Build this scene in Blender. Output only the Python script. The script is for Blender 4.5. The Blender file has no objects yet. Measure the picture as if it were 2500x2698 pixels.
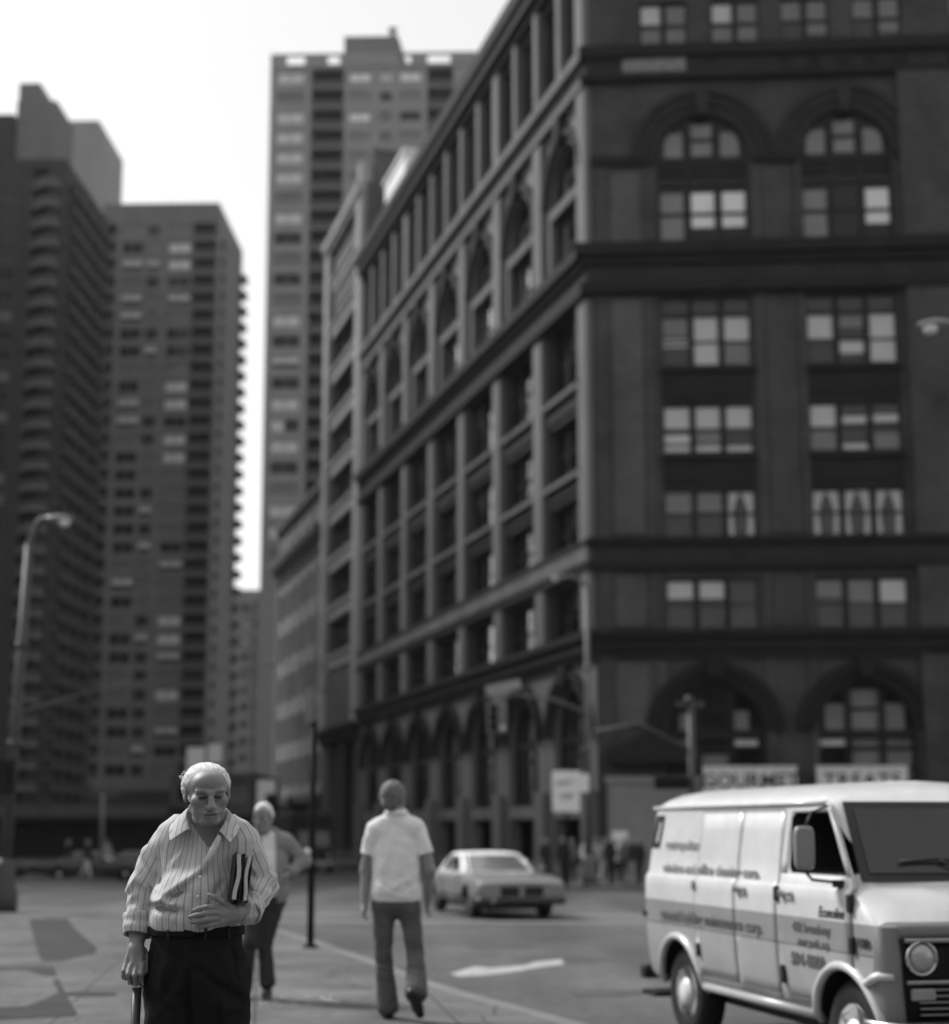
import bpy, bmesh, math, random
import numpy as np
from mathutils import Vector, Matrix
random.seed(7)
SC = bpy.context.scene
COL = SC.collection
R = math.radians
PI = math.pi

# ------------------------------------------------------------------ camera numbers (used for placing things in the street)
TILT = R(8.4); FPX = 4000.0; CAMH = 1.63; CY0 = 2178 - FPX*math.tan(TILT)
def gz(y):                       # the street falls gently away from the camera
    return -0.015*max(0.0, min(y, 80.0)-15.0)
def xw(X, y, z=None):            # world x of photo column X (2500 px wide) at distance y, height z
    dz = (CAMH if z is None else z)-CAMH
    return (X-1250)/FPX*(y*math.cos(TILT)+dz*math.sin(TILT))
def zw(Y, y):                    # world height of photo row Y at distance y
    return CAMH+y*math.tan(TILT+math.atan((CY0-Y)/FPX))
D2F = 1.35281

# ------------------------------------------------------------------ materials
MATS = {}
def mat(name, v, rough=0.8, var=0.15, scale=2.0, bump=0.0, bscale=30.0, metal=0.0, spec=0.18, coat=0.0, stretch=None, detail=6.0, fine=0.0):
    """grey surface: base value v, mottled by +-var with noise; optional bump"""
    if name in MATS: return MATS[name]
    if not metal: v = min(v*1.5, .80)
    m = bpy.data.materials.new(name); m.use_nodes = True
    nt = m.node_tree; N = nt.nodes; L = nt.links
    b = N['Principled BSDF']
    b.inputs['Roughness'].default_value = rough
    b.inputs['Metallic'].default_value = metal
    b.inputs['Specular IOR Level'].default_value = spec
    b.inputs['Coat Weight'].default_value = coat
    b.inputs['Base Color'].default_value = (v, v, v, 1)
    tc = N.new('ShaderNodeTexCoord')
    src = tc.outputs['Object']
    if stretch:
        mp = N.new('ShaderNodeMapping'); mp.inputs['Scale'].default_value = stretch
        L.new(src, mp.inputs['Vector']); src = mp.outputs['Vector']
    if var > 0:
        no = N.new('ShaderNodeTexNoise'); no.inputs['Scale'].default_value = scale; no.inputs['Detail'].default_value = detail
        no.inputs['Roughness'].default_value = 0.65
        L.new(src, no.inputs['Vector'])
        mr = N.new('ShaderNodeMapRange'); mr.inputs['From Min'].default_value = 0.3; mr.inputs['From Max'].default_value = 0.7
        mr.inputs['To Min'].default_value = v*(1-var); mr.inputs['To Max'].default_value = v*(1+var)
        L.new(no.outputs['Fac'], mr.inputs['Value'])
        out = mr.outputs['Result']
        if fine > 0:
            n3 = N.new('ShaderNodeTexNoise'); n3.inputs['Scale'].default_value = scale*25; n3.inputs['Detail'].default_value = 3
            L.new(src, n3.inputs['Vector'])
            m3 = N.new('ShaderNodeMapRange'); m3.inputs['From Min'].default_value = .3; m3.inputs['From Max'].default_value = .7
            m3.inputs['To Min'].default_value = 1-fine; m3.inputs['To Max'].default_value = 1+fine
            L.new(n3.outputs['Fac'], m3.inputs['Value'])
            mu = N.new('ShaderNodeMath'); mu.operation = 'MULTIPLY'
            L.new(out, mu.inputs[0]); L.new(m3.outputs['Result'], mu.inputs[1]); out = mu.outputs[0]
        L.new(out, b.inputs['Base Color'])
    if bump > 0:
        n2 = N.new('ShaderNodeTexNoise'); n2.inputs['Scale'].default_value = bscale; n2.inputs['Detail'].default_value = 4
        L.new(src, n2.inputs['Vector'])
        bp = N.new('ShaderNodeBump'); bp.inputs['Strength'].default_value = bump; bp.inputs['Distance'].default_value = 0.02
        L.new(n2.outputs['Fac'], bp.inputs['Height']); L.new(bp.outputs['Normal'], b.inputs['Normal'])
    MATS[name] = m
    return m

def brick_mat(name, v, bw=0.22, bh=0.075, var=0.2):
    if name in MATS: return MATS[name]
    m = mat(name, v, 0.9, var, 0.35, 0.0)
    nt = m.node_tree; N = nt.nodes; L = nt.links; b = N['Principled BSDF']
    src = b.inputs['Base Color'].links[0].from_socket
    tc = N.new('ShaderNodeTexCoord'); sp = N.new('ShaderNodeSeparateXYZ'); cb = N.new('ShaderNodeCombineXYZ')
    L.new(tc.outputs['Object'], sp.inputs[0]); L.new(sp.outputs['X'], cb.inputs['X']); L.new(sp.outputs['Z'], cb.inputs['Y'])
    br = N.new('ShaderNodeTexBrick'); br.inputs['Scale'].default_value = 1.0
    br.inputs['Brick Width'].default_value = bw; br.inputs['Row Height'].default_value = bh; br.inputs['Mortar Size'].default_value = 0.006
    br.inputs['Color1'].default_value = (.85, .85, .85, 1); br.inputs['Color2'].default_value = (1.15, 1.15, 1.15, 1)
    br.inputs['Mortar'].default_value = (.8, .8, .8, 1)
    L.new(cb.outputs[0], br.inputs['Vector'])
    mu = N.new('ShaderNodeMix'); mu.data_type = 'RGBA'; mu.blend_type = 'MULTIPLY'; mu.inputs['Factor'].default_value = 1
    L.new(src, mu.inputs['A']); L.new(br.outputs['Color'], mu.inputs['B'])
    L.new(mu.outputs['Result'], b.inputs['Base Color'])
    return m

def glass_mat(name, tint=0.75, rough=0.03, refl=1.0):
    if name in MATS: return MATS[name]
    m = bpy.data.materials.new(name); m.use_nodes = True
    nt = m.node_tree; N = nt.nodes; L = nt.links
    for n in list(N): N.remove(n)
    o = N.new('ShaderNodeOutputMaterial'); mx = N.new('ShaderNodeMixShader')
    tr = N.new('ShaderNodeBsdfTransparent'); tr.inputs[0].default_value = (tint, tint, tint, 1)
    gl = N.new('ShaderNodeBsdfGlossy'); gl.inputs['Roughness'].default_value = rough; gl.inputs['Color'].default_value = (.95, .95, .95, 1)
    fr = N.new('ShaderNodeFresnel'); fr.inputs['IOR'].default_value = 1.5
    mu = N.new('ShaderNodeMath'); mu.operation = 'MULTIPLY'; mu.inputs[1].default_value = refl; mu.use_clamp = True
    L.new(fr.outputs[0], mu.inputs[0]); L.new(mu.outputs[0], mx.inputs[0])
    L.new(tr.outputs[0], mx.inputs[1]); L.new(gl.outputs[0], mx.inputs[2]); L.new(mx.outputs[0], o.inputs[0])
    # a little wave in old glass
    tc = N.new('ShaderNodeTexCoord'); no = N.new('ShaderNodeTexNoise'); no.inputs['Scale'].default_value = 1.5
    bp = N.new('ShaderNodeBump'); bp.inputs['Strength'].default_value = 0.06; bp.inputs['Distance'].default_value = 0.05
    L.new(tc.outputs['Object'], no.inputs['Vector']); L.new(no.outputs['Fac'], bp.inputs['Height']); L.new(bp.outputs['Normal'], gl.inputs['Normal'])
    MATS[name] = m
    return m

# ------------------------------------------------------------------ mesh builder
class MB:
    def __init__(s): s.v = []; s.f = []; s.m = []; s.sm = []
    def face(s, pts, mi=0, smooth=False):
        i = len(s.v); s.v.extend([tuple(p) for p in pts]); s.f.append(tuple(range(i, i+len(pts)))); s.m.append(mi); s.sm.append(smooth)
    def box(s, x0, x1, y0, y1, z0, z1, mi=0):
        if x1 < x0: x0, x1 = x1, x0
        if y1 < y0: y0, y1 = y1, y0
        if z1 < z0: z0, z1 = z1, z0
        i = len(s.v)
        s.v += [(x0,y0,z0),(x1,y0,z0),(x1,y1,z0),(x0,y1,z0),(x0,y0,z1),(x1,y0,z1),(x1,y1,z1),(x0,y1,z1)]
        for q in ((0,3,2,1),(4,5,6,7),(0,1,5,4),(1,2,6,5),(2,3,7,6),(3,0,4,7)):
            s.f.append(tuple(i+k for k in q)); s.m.append(mi); s.sm.append(False)
    def rings(s, rings, mi=0, cap=True, smooth=True, closed=True):
        """rings: list of lists of points of equal count -> skin"""
        n = len(rings[0]); i0 = len(s.v)
        for r in rings: s.v.extend([tuple(p) for p in r])
        for a in range(len(rings)-1):
            for b in range(n if closed else n-1):
                c = (b+1) % n
                s.f.append((i0+a*n+b, i0+a*n+c, i0+(a+1)*n+c, i0+(a+1)*n+b)); s.m.append(mi); s.sm.append(smooth)
        if cap and closed:
            s.f.append(tuple(i0+k for k in reversed(range(n)))); s.m.append(mi); s.sm.append(False)
            e = i0+(len(rings)-1)*n
            s.f.append(tuple(e+k for k in range(n))); s.m.append(mi); s.sm.append(False)
    def tube(s, path, rad, n=12, mi=0, cap=True):
        P = [Vector(p) for p in path]
        rr = rad if isinstance(rad, (list, tuple)) else [rad]*len(P)
        rings = []
        prev = None
        for k, p in enumerate(P):
            t = (P[min(k+1, len(P)-1)]-P[max(k-1, 0)]).normalized()
            if prev is None:
                a = Vector((0,0,1)) if abs(t.z) < .9 else Vector((1,0,0))
                u = t.cross(a).normalized()
            else:
                u = (prev-t*prev.dot(t)).normalized()
            w = t.cross(u).normalized(); prev = u
            rings.append([p+(u*math.cos(2*PI*j/n)+w*math.sin(2*PI*j/n))*rr[k] for j in range(n)])
        s.rings(rings, mi, cap)
    def lathe(s, prof, n=24, axis='z', c=(0,0,0), mi=0, cap=True):
        """prof: (radius, height) pairs"""
        rings = []
        for r, h in prof:
            ring = []
            for j in range(n):
                a = 2*PI*j/n; x, y = r*math.cos(a), r*math.sin(a)
                if axis == 'z': p = (c[0]+x, c[1]+y, c[2]+h)
                elif axis == 'y': p = (c[0]+x, c[1]+h, c[2]-y)
                else: p = (c[0]+h, c[1]+x, c[2]+y)
                ring.append(p)
            rings.append(ring)
        s.rings(rings, mi, cap)
    def prism(s, poly, y0, y1, mi=0):
        """poly in x,z extruded along y"""
        n = len(poly)
        s.face([(x, y0, z) for x, z in poly], mi); s.face([(x, y1, z) for x, z in reversed(poly)], mi)
        for k in range(n):
            a, b = poly[k], poly[(k+1) % n]
            s.face([(a[0],y0,a[1]),(a[0],y1,a[1]),(b[0],y1,b[1]),(b[0],y0,b[1])], mi)
    def mesh(s, name, mats):
        me = bpy.data.meshes.new(name)
        me.from_pydata(s.v, [], s.f)
        for m in (mats if isinstance(mats, (list, tuple)) else [mats]): me.materials.append(m)
        me.polygons.foreach_set('material_index', s.m); me.polygons.foreach_set('use_smooth', s.sm)
        bm = bmesh.new(); bm.from_mesh(me); bmesh.ops.remove_doubles(bm, verts=bm.verts, dist=1e-5)
        bmesh.ops.recalc_face_normals(bm, faces=bm.faces); bm.to_mesh(me); bm.free()
        me.update(); return me
    def build(s, name, mats, parent=None, loc=(0,0,0), rz=0.0, bevel=0.0, seg=2, norm=True):
        return link(s.mesh(name, mats), name, parent, loc, rz, bevel, seg)

def link(me, name, parent=None, loc=(0,0,0), rz=0.0, bevel=0.0, seg=2):
    o = bpy.data.objects.new(name, me); COL.objects.link(o); o.parent = parent
    o.location = loc; o.rotation_euler = (0,0,rz)
    if bevel > 0:
        b = o.modifiers.new('bevel', 'BEVEL'); b.width = bevel; b.segments = seg; b.limit_method = 'ANGLE'; b.angle_limit = R(40)
    return o
def thing(name, label, cat, loc=(0,0,0), rz=0.0, group=None):
    o = bpy.data.objects.new(name, None); COL.objects.link(o); o.location = loc; o.rotation_euler = (0,0,rz)
    o.empty_display_size = .2
    return tag(o, label, cat, group)
def tag(o, label, cat, group=None):
    o['label'] = label; o['category'] = cat
    if group: o['group'] = group
    return o
def structure(o): o['kind'] = 'structure'; return o
def dup(root, loc, rz, label, group=None):
    r = root.copy(); COL.objects.link(r); r.location = loc; r.rotation_euler = (0,0,rz); r['label'] = label
    if group: r['group'] = group
    def rec(src, dst):
        for ch in [c for c in src.children]:
            c = ch.copy(); COL.objects.link(c); c.parent = dst; rec(ch, c)
    rec(root, r); return r
def text_mesh(body, size, name, material, parent, M, shear=0.0, extrude=0.002, align='LEFT', bold=0.0, space=1.0):
    cu = bpy.data.curves.new(name, 'FONT'); cu.body = body; cu.size = size; cu.shear = shear; cu.extrude = extrude
    cu.align_x = align; cu.offset = bold; cu.space_character = space; cu.resolution_u = 3
    t = bpy.data.objects.new(name+'_src', cu); COL.objects.link(t)
    dg = bpy.context.evaluated_depsgraph_get()
    me = bpy.data.meshes.new_from_object(t.evaluated_get(dg)); me.name = name
    bpy.data.objects.remove(t); bpy.data.curves.remove(cu)
    me.materials.clear(); me.materials.append(material)
    o = bpy.data.objects.new(name, me); COL.objects.link(o); o.parent = parent; o.matrix_local = M
    return o
# ------------------------------------------------------------------ world, sun, camera
SUN_AZ = Vector((-0.82, 0.57)); SUN_EL = R(43)
w = bpy.data.worlds.new('World'); SC.world = w; w.use_nodes = True
nt = w.node_tree; bg = nt.nodes['Background']
sky = nt.nodes.new('ShaderNodeTexSky'); sky.sky_type = 'NISHITA'; sky.sun_disc = False
sky.sun_elevation = SUN_EL; sky.sun_rotation = math.atan2(SUN_AZ.x, SUN_AZ.y)
sky.air_density = 1.0; sky.dust_density = 2.0; sky.ozone_density = 1.0
bw = nt.nodes.new('ShaderNodeRGBToBW')
# hazy city air: the clear-sky contrast is evened out before it lights the street
pw = nt.nodes.new('ShaderNodeMath'); pw.operation = 'POWER'; pw.inputs[1].default_value = 0.35
ml = nt.nodes.new('ShaderNodeMath'); ml.operation = 'MULTIPLY'; ml.inputs[1].default_value = 3.4
nt.links.new(sky.outputs[0], bw.inputs[0]); nt.links.new(bw.outputs[0], pw.inputs[0]); nt.links.new(pw.outputs[0], ml.inputs[0]); nt.links.new(ml.outputs[0], bg.inputs['Color'])
bg.inputs['Strength'].default_value = 0.13
sl = bpy.data.lights.new('sun', 'SUN'); sl.energy = 3.2; sl.angle = R(14); sl.color = (1, 1, 1)
so = bpy.data.objects.new('sun', sl); COL.objects.link(so)
d = Vector((SUN_AZ.x*math.cos(SUN_EL)/SUN_AZ.length, SUN_AZ.y*math.cos(SUN_EL)/SUN_AZ.length, math.sin(SUN_EL)))
so.rotation_euler = d.to_track_quat('Z', 'Y').to_euler(); so.location = (-30, 30, 60)

cam = bpy.data.cameras.new('camera'); co = bpy.data.objects.new('camera', cam); COL.objects.link(co)
co.location = (0, 0, CAMH); co.rotation_euler = (R(90)+TILT, 0, 0)
cam.sensor_fit = 'HORIZONTAL'; cam.sensor_width = 36; cam.lens = 36*FPX/2500
cam.shift_y = (CY0-1349)/2500; cam.clip_end = 3000; cam.clip_start = .05
cam.dof.use_dof = True; cam.dof.focus_distance = 5.55; cam.dof.aperture_fstop = 1.7
SC.camera = co
SC.render.engine = 'CYCLES'
SC.view_settings.view_transform = 'Standard'; SC.view_settings.look = 'None'
SC.view_settings.exposure = 0.45; SC.view_settings.gamma = 1.0
SC.cycles.use_denoising = True
SC.cycles.max_bounces = 6; SC.cycles.transparent_max_bounces = 12
SC.cycles.caustics_reflective = False; SC.cycles.caustics_refractive = False
SC.cycles.sample_clamp_indirect = 4.0

# ------------------------------------------------------------------ ground: road sheet, plaza pavement, far pavements
asphalt = mat('asphalt', 0.062, .92, .22, .35, .25, 60, fine=.18)
def road_mat():
    m = asphalt; nt = m.node_tree; N = nt.nodes; L = nt.links; b = N['Principled BSDF']
    src = b.inputs['Base Color'].links[0].from_socket
    tc = N.new('ShaderNodeTexCoord'); mp = N.new('ShaderNodeMapping'); mp.inputs['Rotation'].default_value = (0,0,R(-15)); mp.inputs['Scale'].default_value = (1.1,.12,1)
    no = N.new('ShaderNodeTexNoise'); no.inputs['Scale'].default_value = .5; no.inputs['Detail'].default_value = 3
    L.new(tc.outputs['Object'], mp.inputs[0]); L.new(mp.outputs[0], no.inputs['Vector'])
    mr = N.new('ShaderNodeMapRange'); mr.inputs['From Min'].default_value = .35; mr.inputs['From Max'].default_value = .65
    mr.inputs['To Min'].default_value = .72; mr.inputs['To Max'].default_value = 1.25
    L.new(no.outputs['Fac'], mr.inputs[0])
    mu = N.new('ShaderNodeMath'); mu.operation = 'MULTIPLY'; L.new(src, mu.inputs[0]); L.new(mr.outputs[0], mu.inputs[1])
    L.new(mu.outputs[0], b.inputs['Base Color'])
road_mat()
def sheet(name, ys, x0, x1, lift, m, nx=2):
    g = MB()
    for a, b in zip(ys[:-1], ys[1:]):
        g.face([(x0,a,gz(a)+lift),(x1,a,gz(a)+lift),(x1,b,gz(b)+lift),(x0,b,gz(b)+lift)])
    return structure(g.build(name, m))
sheet('road', [-40, 0, 15, 30, 45, 60, 80, 140, 300, 900, 2500], -1200, 1200, 0.0, asphalt)

pave = mat('pavement_concrete', 0.09, .9, .24, .5, .3, 40, fine=.12)
def add_flag_joints(m, sx=1.5, sy=1.5):
    nt = m.node_tree; N = nt.nodes; L = nt.links; b = N['Principled BSDF']
    src = b.inputs['Base Color'].links[0].from_socket
    tc = N.new('ShaderNodeTexCoord'); br = N.new('ShaderNodeTexBrick'); br.offset = 0.0
    mp = N.new('ShaderNodeMapping'); mp.inputs['Rotation'].default_value = (0,0,R(-8))
    br.inputs['Scale'].default_value = 1.0; br.inputs['Brick Width'].default_value = sx; br.inputs['Row Height'].default_value = sy
    br.inputs['Mortar Size'].default_value = .014; br.inputs['Mortar Smooth'].default_value = .3
    br.inputs['Color1'].default_value = (.94,.94,.94,1); br.inputs['Color2'].default_value = (1.05,1.05,1.05,1); br.inputs['Mortar'].default_value = (.52,.52,.52,1)
    L.new(tc.outputs['Object'], mp.inputs[0]); L.new(mp.outputs[0], br.inputs['Vector'])
    mu = N.new('ShaderNodeMix'); mu.data_type = 'RGBA'; mu.blend_type = 'MULTIPLY'; mu.inputs['Factor'].default_value = 1
    L.new(src, mu.inputs['A']); L.new(br.outputs['Color'], mu.inputs['B']); L.new(mu.outputs['Result'], b.inputs['Base Color'])
add_flag_joints(pave)
def add_cracks(m, sc=.55, dark=.55):
    nt = m.node_tree; N = nt.nodes; L = nt.links; b = N['Principled BSDF']
    src = b.inputs['Base Color'].links[0].from_socket
    tc = N.new('ShaderNodeTexCoord'); no = N.new('ShaderNodeTexNoise'); no.inputs['Scale'].default_value = 1.7; no.inputs['Detail'].default_value = 5
    L.new(tc.outputs['Object'], no.inputs['Vector'])
    mx = N.new('ShaderNodeMix'); mx.data_type = 'RGBA'; mx.blend_type = 'ADD'; mx.inputs['Factor'].default_value = .45
    L.new(tc.outputs['Object'], mx.inputs['A']); L.new(no.outputs['Color'], mx.inputs['B'])
    vo = N.new('ShaderNodeTexVoronoi'); vo.feature = 'DISTANCE_TO_EDGE'; vo.inputs['Scale'].default_value = sc; L.new(mx.outputs['Result'], vo.inputs['Vector'])
    mr = N.new('ShaderNodeMapRange'); mr.inputs['From Min'].default_value = .002; mr.inputs['From Max'].default_value = .012; mr.inputs['To Min'].default_value = dark; mr.inputs['To Max'].default_value = 1
    L.new(vo.outputs['Distance'], mr.inputs['Value'])
    st = N.new('ShaderNodeTexNoise'); st.inputs['Scale'].default_value = .9; st.inputs['Detail'].default_value = 7; st.inputs['Roughness'].default_value = .7; L.new(tc.outputs['Object'], st.inputs['Vector'])
    ms = N.new('ShaderNodeMapRange'); ms.inputs['From Min'].default_value = .42; ms.inputs['From Max'].default_value = .62; ms.inputs['To Min'].default_value = .72; ms.inputs['To Max'].default_value = 1.08
    L.new(st.outputs['Fac'], ms.inputs['Value'])
    mm = N.new('ShaderNodeMath'); mm.operation = 'MULTIPLY'; L.new(mr.outputs[0], mm.inputs[0]); L.new(ms.outputs[0], mm.inputs[1])
    mu = N.new('ShaderNodeMix'); mu.data_type = 'RGBA'; mu.blend_type = 'MULTIPLY'; mu.inputs['Factor'].default_value = 1
    L.new(src, mu.inputs['A']); L.new(mm.outputs[0], mu.inputs['B']); L.new(mu.outputs['Result'], b.inputs['Base Color'])
add_cracks(pave)
kerbm = mat('kerb_stone', 0.11, .85, .2, 2, .2, 30)
SIDE = 0.18
def slab(name, outline, m, lift=SIDE, kerb=True):
    """pavement of constant lift following the fall of the street; outline CCW"""
    bm = bmesh.new()
    vs = [bm.verts.new((x, y, 0)) for x, y in outline]
    f = bm.faces.new(vs)
    for yy in (15, 22, 30, 45, 60, 80):
        geom = bm.verts[:]+bm.edges[:]+bm.faces[:]
        bmesh.ops.bisect_plane(bm, geom=geom, plane_co=(0,yy,0), plane_no=(0,1,0))
    ext = bmesh.ops.extrude_face_region(bm, geom=bm.faces[:])
    top = [v for v in ext['geom'] if isinstance(v, bmesh.types.BMVert)]
    ts = set(top)
    for v in bm.verts:
        v.co.z = gz(v.co.y)+(lift if v in ts else -0.05)
    bmesh.ops.recalc_face_normals(bm, faces=bm.faces)
    me = bpy.data.meshes.new(name); bm.to_mesh(me); bm.free(); me.materials.append(m)
    return structure(link(me, name))
def curve_pts(pts, n=6):
    out = []
    P = [Vector(p) for p in pts]
    for i in range(len(P)-1):
        p0 = P[max(i-1,0)]; p1 = P[i]; p2 = P[i+1]; p3 = P[min(i+2,len(P)-1)]
        for k in range(n):
            t = k/n
            out.append(tuple(.5*((2*p1)+(-p0+p2)*t+(2*p0-5*p1+4*p2-p3)*t*t+(-p0+3*p1-3*p2+p3)*t**3)))
    out.append(tuple(P[-1])); return out
kerb_line = curve_pts([(6.0,-4),(3.6,4),(1.9,8.8),(.82,11.6),(-.36,14.6),(-1.36,18.3),(-3.08,24.2),(-5.02,28.9),(-7.41,32.4),(-10.0,32.7),(-16,32.8),(-26,32.8)], 5)
slab('pavement', kerb_line+[(-26,-4)], pave)
def ribbon(name, line, wd, z0, z1, m):
    g = MB(); P = [Vector(p) for p in line]; ring = []
    for i, p in enumerate(P):
        t = (P[min(i+1,len(P)-1)]-P[max(i-1,0)]).normalized(); nrm = Vector((t.y, -t.x))
        a = p+nrm*.004; b = p-nrm*wd; zz = gz(p.y)
        ring.append([(a.x,a.y,zz+z0),(a.x,a.y,zz+z1),(b.x,b.y,zz+z1),(b.x,b.y,zz+z0)])
    g.rings(ring, smooth=False); return structure(g.build(name, m, bevel=.015))
ribbon('kerb', kerb_line, .16, -.04, SIDE+.005, kerbm)
# far pavements
slab('pavement_beyond_crossing', [(2.6,56),(3.2,54.3),(5,53.2),(60,49.2),(60,70),(3,110),(-27,170),(-28.5,170)], pave, .16)
ribbon('kerb', [(-28.5,170),(2.6,56.0),(3.2,54.3),(5,53.2),(60,49.2)], .16, -.04, .165, kerbm)
slab('pavement_across_street', [(-90,66),(-19,66),(-15.5,69),(-13.6,74),(-14.5,120),(-36,180),(-90,180)], pave, .16)
ribbon('kerb', [(-90,66),(-19,66),(-15.5,69),(-13.6,74),(-14.5,120),(-36,180)], .16, -.04, .165, kerbm)

# dark worn slabs in the pavement
dark_patch = mat('worn_dark_slab', 0.03, .9, .25, 1.2, .3, 50, fine=.15)
def flat(name, outline, z, m):
    g = MB(); c = [(x, y, gz(y)+z) for x, y in outline]; g.face(c); return structure(g.build(name, m))
def rps(X, Y, lift=SIDE):   # photo px (1848 wide) on a level surface following the street
    X *= D2F; Y *= D2F; lo, hi = 3, 300
    for _ in range(60):
        m_ = (lo+hi)/2
        dz = gz(m_)+lift-CAMH; dd = m_*math.cos(TILT)+dz*math.sin(TILT); yy = CY0-FPX*(-m_*math.sin(TILT)+dz*math.cos(TILT))/dd
        if yy > Y: lo = m_
        else: hi = m_
    return ((X-1250)/FPX*(lo*math.cos(TILT)+(gz(lo)+lift-CAMH)*math.sin(TILT)), lo)
flat('pavement_slab', [rps(*q) for q in [(57,1791),(95,1789),(132,1789),(148,1812),(188,1846),(186,1858),(150,1866),(118,1872),(80,1871),(66,1830)]], SIDE+.004, dark_patch)
flat('pavement_slab', [rps(*q) for q in [(-60,1886),(40,1884),(104,1884),(118,1915),(135,1950),(150,1974),(146,1980),(60,1984),(-60,1990)]], SIDE+.004, dark_patch)
flat('pavement_slab', [rps(*q) for q in [(122,1934),(170,1932),(228,1936),(224,1941),(160,1942),(126,1941)]], SIDE+.0045, dark_patch)
g = MB(); rq = random.Random(4)
for _ in range(46):
    X_ = rq.uniform(498, 662); Y_ = 1953-(X_-498)*.06+rq.gauss(0, 4); a_, b_ = rps(X_, Y_); w_ = rq.uniform(.006,.03); d_ = rq.uniform(.006,.02); t_ = rq.uniform(-.4,.4)
    g.face([(a_+w_*c+t_*d_*s_, b_+d_*s_, gz(b_)+SIDE+.0035) for c, s_ in ((-1,-.4),(-.2,-1),(1,-.3),(.7,.8),(-.6,.9))])
o = structure(g.build('chalk_scuffs', mat('chalk_marks', .42, .9, .3, 20)))
# painted markings
paint = mat('road_paint', 0.24, .8, .3, 3.0, 0, fine=.2)
oldpaint = mat('worn_road_paint', 0.13, .85, .25, 2.0, 0, fine=.25)
def line_sheet(name, pts, z, m):
    # follow the fall of the road: split along y
    return flat(name, pts, z, m)
flat('crosswalk_line', [(-3.9,30.2),(10,29.2),(10,29.9),(-3.9,31.0)], .006, oldpaint)
flat('crosswalk_line', [(-4.2,33.3),(12,32.2),(12,32.9),(-4.2,34.2)], .006, oldpaint)
# arrow painted on the road (seen flat, pointing left)
g = MB()
def rp(X, Y):   # photo px (1848 wide) on the road
    X *= D2F; Y *= D2F; lo, hi = 3, 300
    for _ in range(60):
        m_ = (lo+hi)/2
        dz = gz(m_)-CAMH; dd = m_*math.cos(TILT)+dz*math.sin(TILT); yy = CY0-FPX*(-m_*math.sin(TILT)+dz*math.cos(TILT))/dd
        if yy > Y: lo = m_
        else: hi = m_
    return ((X-1250)/FPX*(lo*math.cos(TILT)+(gz(lo)-CAMH)*math.sin(TILT)), lo)
arrow = [rp(*p) for p in [(876,1898),(925,1884),(955,1887),(1020,1882),(1045,1874),(1094,1870),(1098,1880),(1050,1886),(985,1897),(935,1902),(893,1904)]]
flat('lane_arrow', arrow, .006, paint)
tar = mat('tar_patch', 0.05, .8, .25, 2.0, .2, 40)
flat('tar_patch', [rp(*p) for p in [(1110,1934),(1180,1930),(1252,1930),(1255,1938),(1180,1942),(1120,1942)]], .004, tar)
flat('tar_patch', [rp(*p) for p in [(905,1842),(960,1840),(1040,1841),(1035,1848),(930,1849)]], .004, tar)
flat('tar_patch', [rp(*p) for p in [(990,1868),(1080,1862),(1180,1868),(1150,1874),(1020,1873)]], .004, tar)
# ------------------------------------------------------------------ the corner building with the arches
brick = brick_mat('dark_brick', 0.040, var=.38); brick_lt = brick_mat('light_brick', .062, var=.3); trim2 = mat('carved_brownstone', .018, .85, .35, 1.2)
pier = mat('brick_sunlit_tone', 0.098, .85, .25, .5, 0, stretch=(1,1,.25))  # the front's brick again, painted paler to stand for sunlight on the long side
trim = mat('brownstone_trim', 0.011, .85, .25, .8)
trimlt = mat('sill_sunlit_tone', 0.085, .85, .3, .6)  # light falling on the long side's ledges is painted in as a paler tone
dark = mat('dark_window_frame', 0.02, .6, .2, 2)
frame_m = mat('window_frame_paint', 0.009, .55, .2, 2)
room = mat('dark_room', 0.012, .9, .3, .4)
blind_w = mat('roller_blind', 0.74, .9, .08, 1.5)
blind_g = mat('grey_blind', 0.14, .9, .12, 1.5)
curtain_m = mat('curtain', 0.5, .95, .3, 12, stretch=(1,1,.05))
glass = glass_mat('window_glass', .95, .03, .6)
storefront = mat('storefront_panel', 0.15, .6, .15, .5)
black = mat('black_awning', 0.012, .7, .2, 2)

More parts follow.
